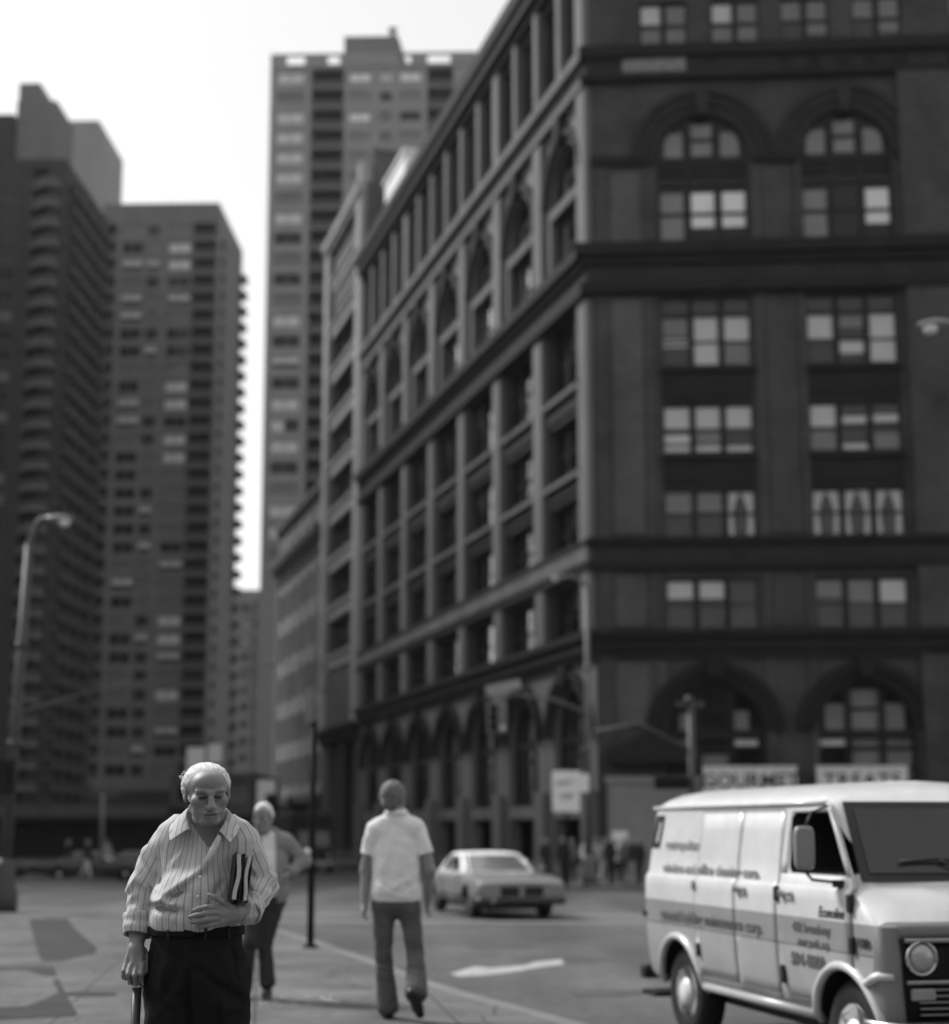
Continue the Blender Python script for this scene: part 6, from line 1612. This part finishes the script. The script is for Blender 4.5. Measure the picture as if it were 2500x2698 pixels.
# cane
cn = thing('cane', 'dark walking cane with a pale metal collar in the old man\'s hand', 'cane', (-1.008-.19, 5.64-.16, SIDE))
canem = mat('cane_wood', .02, .35, .3, 20, spec=.45, stretch=(1,1,.1))
def cl_(x, y, z): return (x+.19, y+.16, z)
g = MB(); g.tube([cl_(-.199,-.060,.925), cl_(-.195,-.12,.5), cl_(-.19,-.16,.02)], [.0175,.016,.012], 16); g.tube([cl_(-.252,-.052,.916), cl_(-.225,-.064,.923), cl_(-.199,-.066,.924), cl_(-.170,-.062,.920)], [.012,.0145,.0155,.012], 14); g.build('shaft', canem, cn)
g = MB(); g.tube([cl_(-.1988,-.064,.889), cl_(-.1984,-.067,.876)], .0195, 18); g.build('collar', mat('cane_collar', .6, .25, .1, 20, metal=.6), cn)
g = MB(); g.lathe([(.012,0),(.016,.0),(.016,.03),(.012,.035)], 14); g.build('ferrule', rubber, cn)
# folder with papers under the arm
fo = thing('folder', 'dark folder of white papers clamped under the old man\'s arm', 'folder', (-1.008+.168, 5.64-.120, SIDE+1.265), R(24))
fo.rotation_euler = (R(-6), R(6), R(14))
g = MB(); g.box(-.030,-.026,-.075,.06,-.085,.085); g.box(.028,.031,-.070,.06,-.085,.080); g.box(-.006,.005,-.065,.06,-.085,.083); g.build('cover', mat('folder_cover', .012, .5, .2, 15, spec=.3), fo, bevel=.002)
pap = mat('paper_edge', .34, .85, .06, 60)
for xa, xb in ((-.023,-.009),(.011,.023)):
    g = MB(); n = 6; ring = []
    for k in range(n+1):
        z_ = -.08+.158*k/n; s_ = .004*math.sin(k*1.1+xa*90)
        ring.append([(xa+s_,-.082,z_),(xb+s_,-.083,z_),(xb+s_,.05,z_),(xa+s_,.05,z_)])
    g.rings(ring, smooth=False); g.build('papers', pap, fo)
# ------------------------------------------------------------------ other walkers
def figure(label, loc, J, mats_, h=.009, group=None, head_yaw=0.0, head_pitch=0.0, sleeve=.5, hair=None, hem=.9, flare=(.06,.055), torso_w=.17, chest_d=.115, extra=None, fold_b=(), fold_side=-1, jacket=None, shoe_dirs=None, skirt=False, rz=0.0, hs=1.0, collar=False, belly=0.0, flare_cut=.04):
    """J: joints hd nk shl shr ell elr wrl wrr hip hl hr kl kr al ar"""
    r = thing('person', label, 'person', loc, rz, group)
    A = {k: np.asarray(v, F32) for k, v in J.items()}
    HMx = rotm(head_yaw, head_pitch); Hp = xf(head_prims(), HMx, A['hd'], hs)
    mid = (A['shl']+A['shr'])/2; hip = A['hip']; up = mid-hip
    tor = [('c', A['shl']*.84+mid*.16, A['shr']*.84+mid*.16, .060, .060), ('e', hip+up*.66+V3(0,.012,0), (torso_w, chest_d, .24)), ('e', hip+up*.30+V3(0,belly,0), (torso_w*.97, chest_d*1.08, .24)), ('e', hip+up*.02, (torso_w*1.02, chest_d*1.05, .15))]
    aL = [('c', A['shl'], A['ell'], .062, .052), ('c', A['ell'], A['wrl'], .046, .032)]; aR = [('c', A['shr'], A['elr'], .062, .052), ('c', A['elr'], A['wrr'], .046, .032)]
    trap = [('c', A['nk']+V3(0,0,.0), A['shl']*.62+A['nk']*.38-V3(0,0,.01), .052, .052), ('c', A['nk'], A['shr']*.62+A['nk']*.38-V3(0,0,.01), .052, .052)]
    tor = tor+trap
    hands = []
    for w_, e_ in ((A['wrl'], A['ell']), (A['wrr'], A['elr'])):
        dv = (w_-e_)/np.linalg.norm(w_-e_); sd = np.cross(dv, V3(1,0,0)); sd = sd/max(np.linalg.norm(sd), 1e-6)
        pc = w_+dv*.075
        hands += [('c', w_, w_+dv*.03, .026, .028), ('c', w_+dv*.035-sd*.018, pc-sd*.022, .021, .018), ('c', w_+dv*.035+sd*.018, pc+sd*.022, .021, .018), ('c', w_+dv*.035, pc, .019, .016)]
        for k in range(4):
            o = sd*(-.027+.018*k); c2 = V3(0, 0, 0)+np.cross(sd, dv)*.016
            hands += [('c', pc+o, pc+o+dv*.032+c2*.5, .0105, .0098, {'k': .004}), ('c', pc+o+dv*.032+c2*.5, pc+o+dv*.05+c2*1.6, .0098, .0086, {'k': .004})]
        hands += [('c', w_+dv*.03+sd*.02, w_+dv*.07+sd*.044, .013, .011, {'k': .006}), ('c', w_+dv*.07+sd*.044, w_+dv*.10+sd*.046, .011, .009, {'k': .004})]
    lg = [('c', A['hl'], A['kl'], .092, .066), ('c', A['kl'], A['al'], .060, .042), ('c', A['hr'], A['kr'], .092, .066), ('c', A['kr'], A['ar'], .060, .042)]
    ti = shrink(tor, .9); li = shrink(lg, .74)
    def bf(P):
        d = smin(union(P, Hp, .016), d_cone(P, A['hd']+HMx@V3(0,.02,-.06), A['nk'], .052, .062), .02)
        d = smin(d, smin(union(P, ti, .05), union(P, li, .04), .03), .03)
        return smin(d, smin(union(P, shrink(aL+aR, .93), .02), union(P, hands, .01), .008), .012)
    pts = np.stack(list(A.values())); lo = pts.min(0)-.2; hi = pts.max(0)+.2; hi[2] += .02
    sdf_mesh(bf, lo, hi, h, 'body', skin, r, attr={'tone': head_tone(HMx, A['hd'])})
    # upper garment
    def sleeves(t):
        o = []
        for a in (aL, aR):
            s0, e0, w0 = np.asarray(a[0][1]), np.asarray(a[0][2]), np.asarray(a[1][2])
            if t <= 1: o.append(('c', s0, s0+(e0-s0)*t, .063, .070))
            else: o += [('c', s0, e0, .064, .058), ('c', e0, e0+(w0-e0)*(t-1), .058, .046)]
        return o
    slv = sleeves(sleeve)
    def endcuts(P, d):
        for a in (aL, aR):
            s0, e0, w0 = np.asarray(a[0][1]), np.asarray(a[0][2]), np.asarray(a[1][2])
            if sleeve <= 1: c_ = s0+(e0-s0)*sleeve; n_ = (e0-s0)/np.linalg.norm(e0-s0)
            else: c_ = e0+(w0-e0)*(sleeve-1); n_ = (w0-e0)/np.linalg.norm(w0-e0)
            near = np.sqrt(np.sum((P-c_)**2, 1)); d = np.where(near < .13, smax(d, (P-c_)@n_, .004), d)
        return d
    def uf(P):
        t = union(P, tor, .06)-.012-1.1*folds(P, fold_b, fold_side)-wrinkle(P, .8, loc[0])
        s = union(P, slv, .03)-wrinkle(P, 1.5, 1+loc[0]); s = endcuts(P, s)
        d = smin(t, s, .025); d = smax(d, hem-P[:,2], .006)
        nk = d_cone(P, A['nk']+V3(0,0,.14), A['nk']+V3(0,0,.075), .056, .056)
        if jacket is not None:      # open front showing the shirt
            op = np.maximum(np.abs(P[:,0]-jacket[0]-jacket[2]*(P[:,2]-hem))-(jacket[1]+.05*np.clip(1.2-P[:,2], -1, .0)), P[:,1]+.02); d = smax(d, -op, .004)
        return smax(d, -nk, .004)
    sdf_mesh(uf, lo, hi, h*.9, 'jacket' if jacket is not None else 'shirt', mats_['top'], r)
    if jacket is not None:
        def sh(P): return smax(smax(union(P, tor, .06)+.006, (hip[2]-.02)-P[:,2], .004), -d_cone(P, A['nk']+V3(0,0,.1), A['nk'], .055, .055), .004)
        sdf_mesh(sh, lo, hi, h, 'shirt', mats_['shirt'], r)
    # trousers
    tl = [('c', A['hl'], A['kl'], .092, .064), ('c', A['kl'], A['al'], .062, flare[0]), ('c', A['hr'], A['kr'], .092, .064), ('c', A['kr'], A['ar'], .062, flare[1]), ('e', hip+V3(0,0,-.03), (torso_w*.97, chest_d*1.0, .15))]
    def tf(P):
        d = union(P, tl, .03)-wrinkle(P, .9, .7)-.0035*np.sin(P[:,2]*85+P[:,0]*30+4*np.sin(P[:,2]*19))*np.exp(-((P[:,2]-A['kl'][2]+.02)/.16)**2)
        d = smax(d, P[:,2]-(hip[2]+.03), .006)
        for a_, k_ in ((A['al'], A['kl']), (A['ar'], A['kr'])):
            n_ = (a_-k_)/np.linalg.norm(a_-k_); c_ = a_+n_*flare_cut; near = np.sqrt(np.sum((P-c_)**2, 1)); d = np.where(near < .14, smax(d, (P-c_)@n_, .004), d)
        return d
    sdf_mesh(tf, lo, hi, h, 'trousers', mats_['low'], r)
    for a_, tdir in ((A['al'], shoe_dirs[0]), (A['ar'], shoe_dirs[1])):
        td = np.asarray(tdir, F32); td = td/np.linalg.norm(td); sole = np.cross(td, np.cross(V3(0,0,1), td)); sole = sole/np.linalg.norm(sole)
        hl = a_-sole*.045; 
        def sf(P, hl=hl, td=td, a_=a_): return smin(d_cone(P, hl-td*.03, hl+td*.10, .042, .042), smin(d_cone(P, hl+td*.10, hl+td*.165, .042, .034), d_cone(P, hl-td*.02, a_+V3(0,0,.02), .042, .04), .02), .02)
        sdf_mesh(sf, a_-.26, a_+.26, max(.008, h*.8), 'shoe', shoe_m, r)
    if hair: sdf_mesh(hair_fn(HMx, A['hd'], s=hs, **hair[1]), A['hd']-.17, A['hd']+.18, max(.004, h*.6), 'hair', hair[0], r, smooth_it=0)
    if collar:
        g = MB(); c = A['nk']; rows = []
        for rad, dz, ex in ((.058,.035,0),(.064,.078,0),(.088,.030,.008)):
            rows.append([(c[0]+(rad+ex)*math.cos(a), c[1]+(rad*1.0+ex)*math.sin(a), c[2]+dz+.012*math.sin(a)*fold_side*-1) for a in [2*PI*k/28 for k in range(28)]])
        g.rings(rows, cap=False); o = g.build('collar', mats_['top'], r); s_ = o.modifiers.new('s', 'SOLIDIFY'); s_.thickness = .004
    if extra: extra(r)
    return r
polo = cloth('white_polo_cloth', .66, 600, .06); jeans = cloth('worn_denim', .075, 500, .3, 9); greycl = cloth('grey_jacket_cloth', .17); whitecl = cloth('white_shirt_cloth', .62); darkcl = cloth('dark_cloth', .02); palecl = cloth('pale_cloth', .4)
hair_dark = mat('greying_hair', .11, .55, .5, 50, .5, 200, spec=.35, stretch=(2,.5,.8))
hair_white = mat('white_hair', .62, .6, .15, 60, .4, 200, spec=.3)
BF = [(-.02,1.40,-.10,1.12,.02,.006), (.03,1.38,-.04,1.06,.018,-.005), (.08,1.36,.02,1.02,.018,.006), (.13,1.30,.07,1.00,.015,-.006), (-.13,1.30,-.10,1.05,.015,.005), (.17,1.10,-.05,.97,.018,.007), (.18,1.04,.02,.94,.014,-.006), (-.16,1.02,-.02,.95,.015,.006), (-.15,.97,.10,.92,.012,.005)]
yb2 = 11.85
b2 = figure('man seen from behind in white polo shirt and jeans, walking away', (-.605, yb2, gz(yb2)+SIDE-.005),
    dict(hd=(-.022,.02,1.665), nk=(.0,.0,1.525), shl=(-.165,.0,1.435), shr=(.165,.0,1.44), ell=(-.232,.02,1.12), elr=(.262,-.02,1.12), wrl=(-.238,-.04,.875), wrr=(.246,.06,.90), hip=(.005,0,.93), hl=(-.092,.0,.86), hr=(.100,.0,.86), kl=(-.092,.05,.47), kr=(.156,.0,.49), al=(-.055,.06,.095), ar=(.172,-.27,.235)),
    dict(top=polo, low=jeans), h=.0075, head_yaw=PI-.25, head_pitch=R(6), sleeve=.62, flare_cut=.06, hair=(hair_dark, dict(thr=-.035, puff=(.089,.106,.098), side=-.1, strand=.0026)), hem=.885, flare=(.084,.088), torso_w=.178, chest_d=.122, fold_b=BF, fold_side=1 if False else -1, shoe_dirs=((-.25,1,-.05),(.35,.55,-1.0)), collar=True, hs=1.08)
yb3 = 13.3
b3 = figure('white-haired walker in open grey jacket, hand on hip, behind the old man', (xw(521*D2F, yb3), yb3, gz(yb3)+SIDE-.005),
    dict(hd=(-.042,-.02,1.535), nk=(-.02,.02,1.40), shl=(-.19,.02,1.31), shr=(.175,.03,1.32), ell=(-.24,.0,1.05), elr=(.315,.08,1.155), wrl=(-.22,-.1,.82), wrr=(.185,-.05,1.045), hip=(.0,.03,.88), hl=(-.08,.03,.82), hr=(.07,.03,.82), kl=(-.12,-.1,.47), kr=(.0,-.02,.46), al=(-.16,-.05,.10), ar=(.03,-.03,.14)),
    dict(top=greycl, low=cloth('dark_grey_trousers', .03), shirt=whitecl), h=.009, head_yaw=R(-14), head_pitch=R(10), sleeve=1.9, hair=(hair_white, dict(thr=.03, puff=(.080,.100,.090), side=-.1)), hem=.72, torso_w=.178, chest_d=.12, jacket=(.035,.07,-.03), flare=(.06,.07), shoe_dirs=((-.1,-1,-.1),(.05,-.8,-.75)))
# small far walkers
def walker(label, Xd, y, zoff, mats_, face=PI, ht=1.0, stride=.12, hairm=None, sl=1.9, grp='people on the far pavements', arms=None):
    J = dict(hd=(0,-.01,1.56), nk=(0,.01,1.43), shl=(-.16,.0,1.36), shr=(.16,.0,1.36), ell=(-.21,.06,1.10), elr=(.21,-.02,1.10), wrl=(-.20,-.06,.86), wrr=(.20,.04,.86), hip=(0,0,.90), hl=(-.085,0,.84), hr=(.085,0,.84), kl=(-.085,-stride*.5,.46), kr=(.085,stride*.4,.46), al=(-.085,-stride*.8,.09), ar=(.085,stride*1.3,.12))
    if arms: J.update(arms)
    J = {k: tuple(np.array(v)*ht) for k, v in J.items()}
    return figure(label, (xw(Xd*D2F, y), y, gz(y)+zoff), J, mats_, h=.02, group=grp, sleeve=sl, hair=(hairm or hair_dark, dict(thr=-.02, side=-.1, strand=.0)), hem=.82*ht, rz=face, shoe_dirs=((0,-1,-.05),(0,-1,-.4)), hs=1.05)
DK = dict(top=darkcl, low=darkcl); WT = dict(top=whitecl, low=darkcl); PL = dict(top=greycl, low=palecl); WP = dict(top=whitecl, low=palecl)
walker('dark-clothed figure standing below the large white notice board', 1096, 55.0, .16, DK, face=R(200))
walker('woman in a white top with raised elbow, right of the notice board', 1143, 56.5, .16, WT, face=R(30), arms=dict(elr=(.30,.0,1.22), wrr=(.10,-.2,1.30)))
walker('walker in grey jacket between the white-topped woman and the van', 1176, 57.0, .16, PL, face=R(150), stride=.2)
walker('short walker with white shirt near the rear of the van', 1199, 58.0, .16, WT, face=R(-40), ht=.97)
walker('dark-jacketed man with bent back beside the rear corner of the van', 1229, 54.5, .16, dict(top=darkcl, low=greycl), face=R(100), arms=dict(hd=(0,-.12,1.50), nk=(0,-.06,1.40)))
walker('pale-trousered walker left of the slim signpost on the far pavement', 172, 68.0, .16, dict(top=darkcl, low=palecl), face=R(80), stride=.25)
walker('dark-shirted walker with light trousers nearest the left street lamp', 135, 68.5, .16, dict(top=darkcl, low=greycl), face=R(-95), stride=.25)
walker('walker in pale clothes just left of the slim signpost', 215-6, 70.5, .16, PL, face=R(20))
GR = dict(top=greycl, low=darkcl); MD = dict(top=cloth('mid_cloth', .08), low=cloth('dark_grey_trousers', .03))
walker('dark figure between the notice board post and the white-topped woman', 1113, 57.5, .16, MD, face=R(170), ht=.98)
walker('dark figure with pale collar right behind the white-topped woman', 1160, 60.0, .16, GR, face=R(190))
walker('tall dark figure in front of the shopfront panel, third from the van', 1187, 56.0, .16, DK, face=R(210), ht=1.02)
walker('dark figure beside the white pavement sign', 1216, 57.2, .16, MD, face=R(160))
walker('dark figure nearest the rear corner of the van', 1243, 56.0, .16, DK, face=R(185), ht=.98)
walker('dark figure at the foot of the arched building, above the car roof', 1062, 60.0, .16, DK, face=R(30))
# low clutter by the van's rear: a pavement sign
ws = thing('pavement_sign', 'white pavement sign leaning behind the walkers at the rear of the van', 'sign', (xw(1207*D2F, 60.0), 60.0, gz(60)+.16), R(-6))
g = MB(); g.box(-.3,.3,0,.04,.95,1.95); g.build('board', white_board, ws, bevel=.01)
g = MB(); g.box(-.28,-.22,.04,.1,0,1.9); g.box(.22,.28,.04,.1,0,1.9); g.build('leg', dark, ws)
# ------------------------------------------------------------------ hazy city air
g = MB(); g.box(-160, 150, -60, 380, -6.5, 145)
hm_ = bpy.data.materials.new('air_haze'); hm_.use_nodes = True; nt = hm_.node_tree
for n in list(nt.nodes):
    if n.type == 'BSDF_PRINCIPLED': nt.nodes.remove(n)
pv = nt.nodes.new('ShaderNodeVolumePrincipled'); pv.inputs['Color'].default_value = (.95,.95,.95,1); pv.inputs['Density'].default_value = .0001; pv.inputs['Anisotropy'].default_value = .35
nt.links.new(pv.outputs[0], nt.nodes['Material Output'].inputs['Volume'])
hz = g.build('haze', hm_); hz['kind'] = 'stuff'; hz['label'] = 'thin city haze paling the far towers'; hz['category'] = 'haze'
SC.cycles.volume_bounces = 0; SC.cycles.volume_step_rate = 4
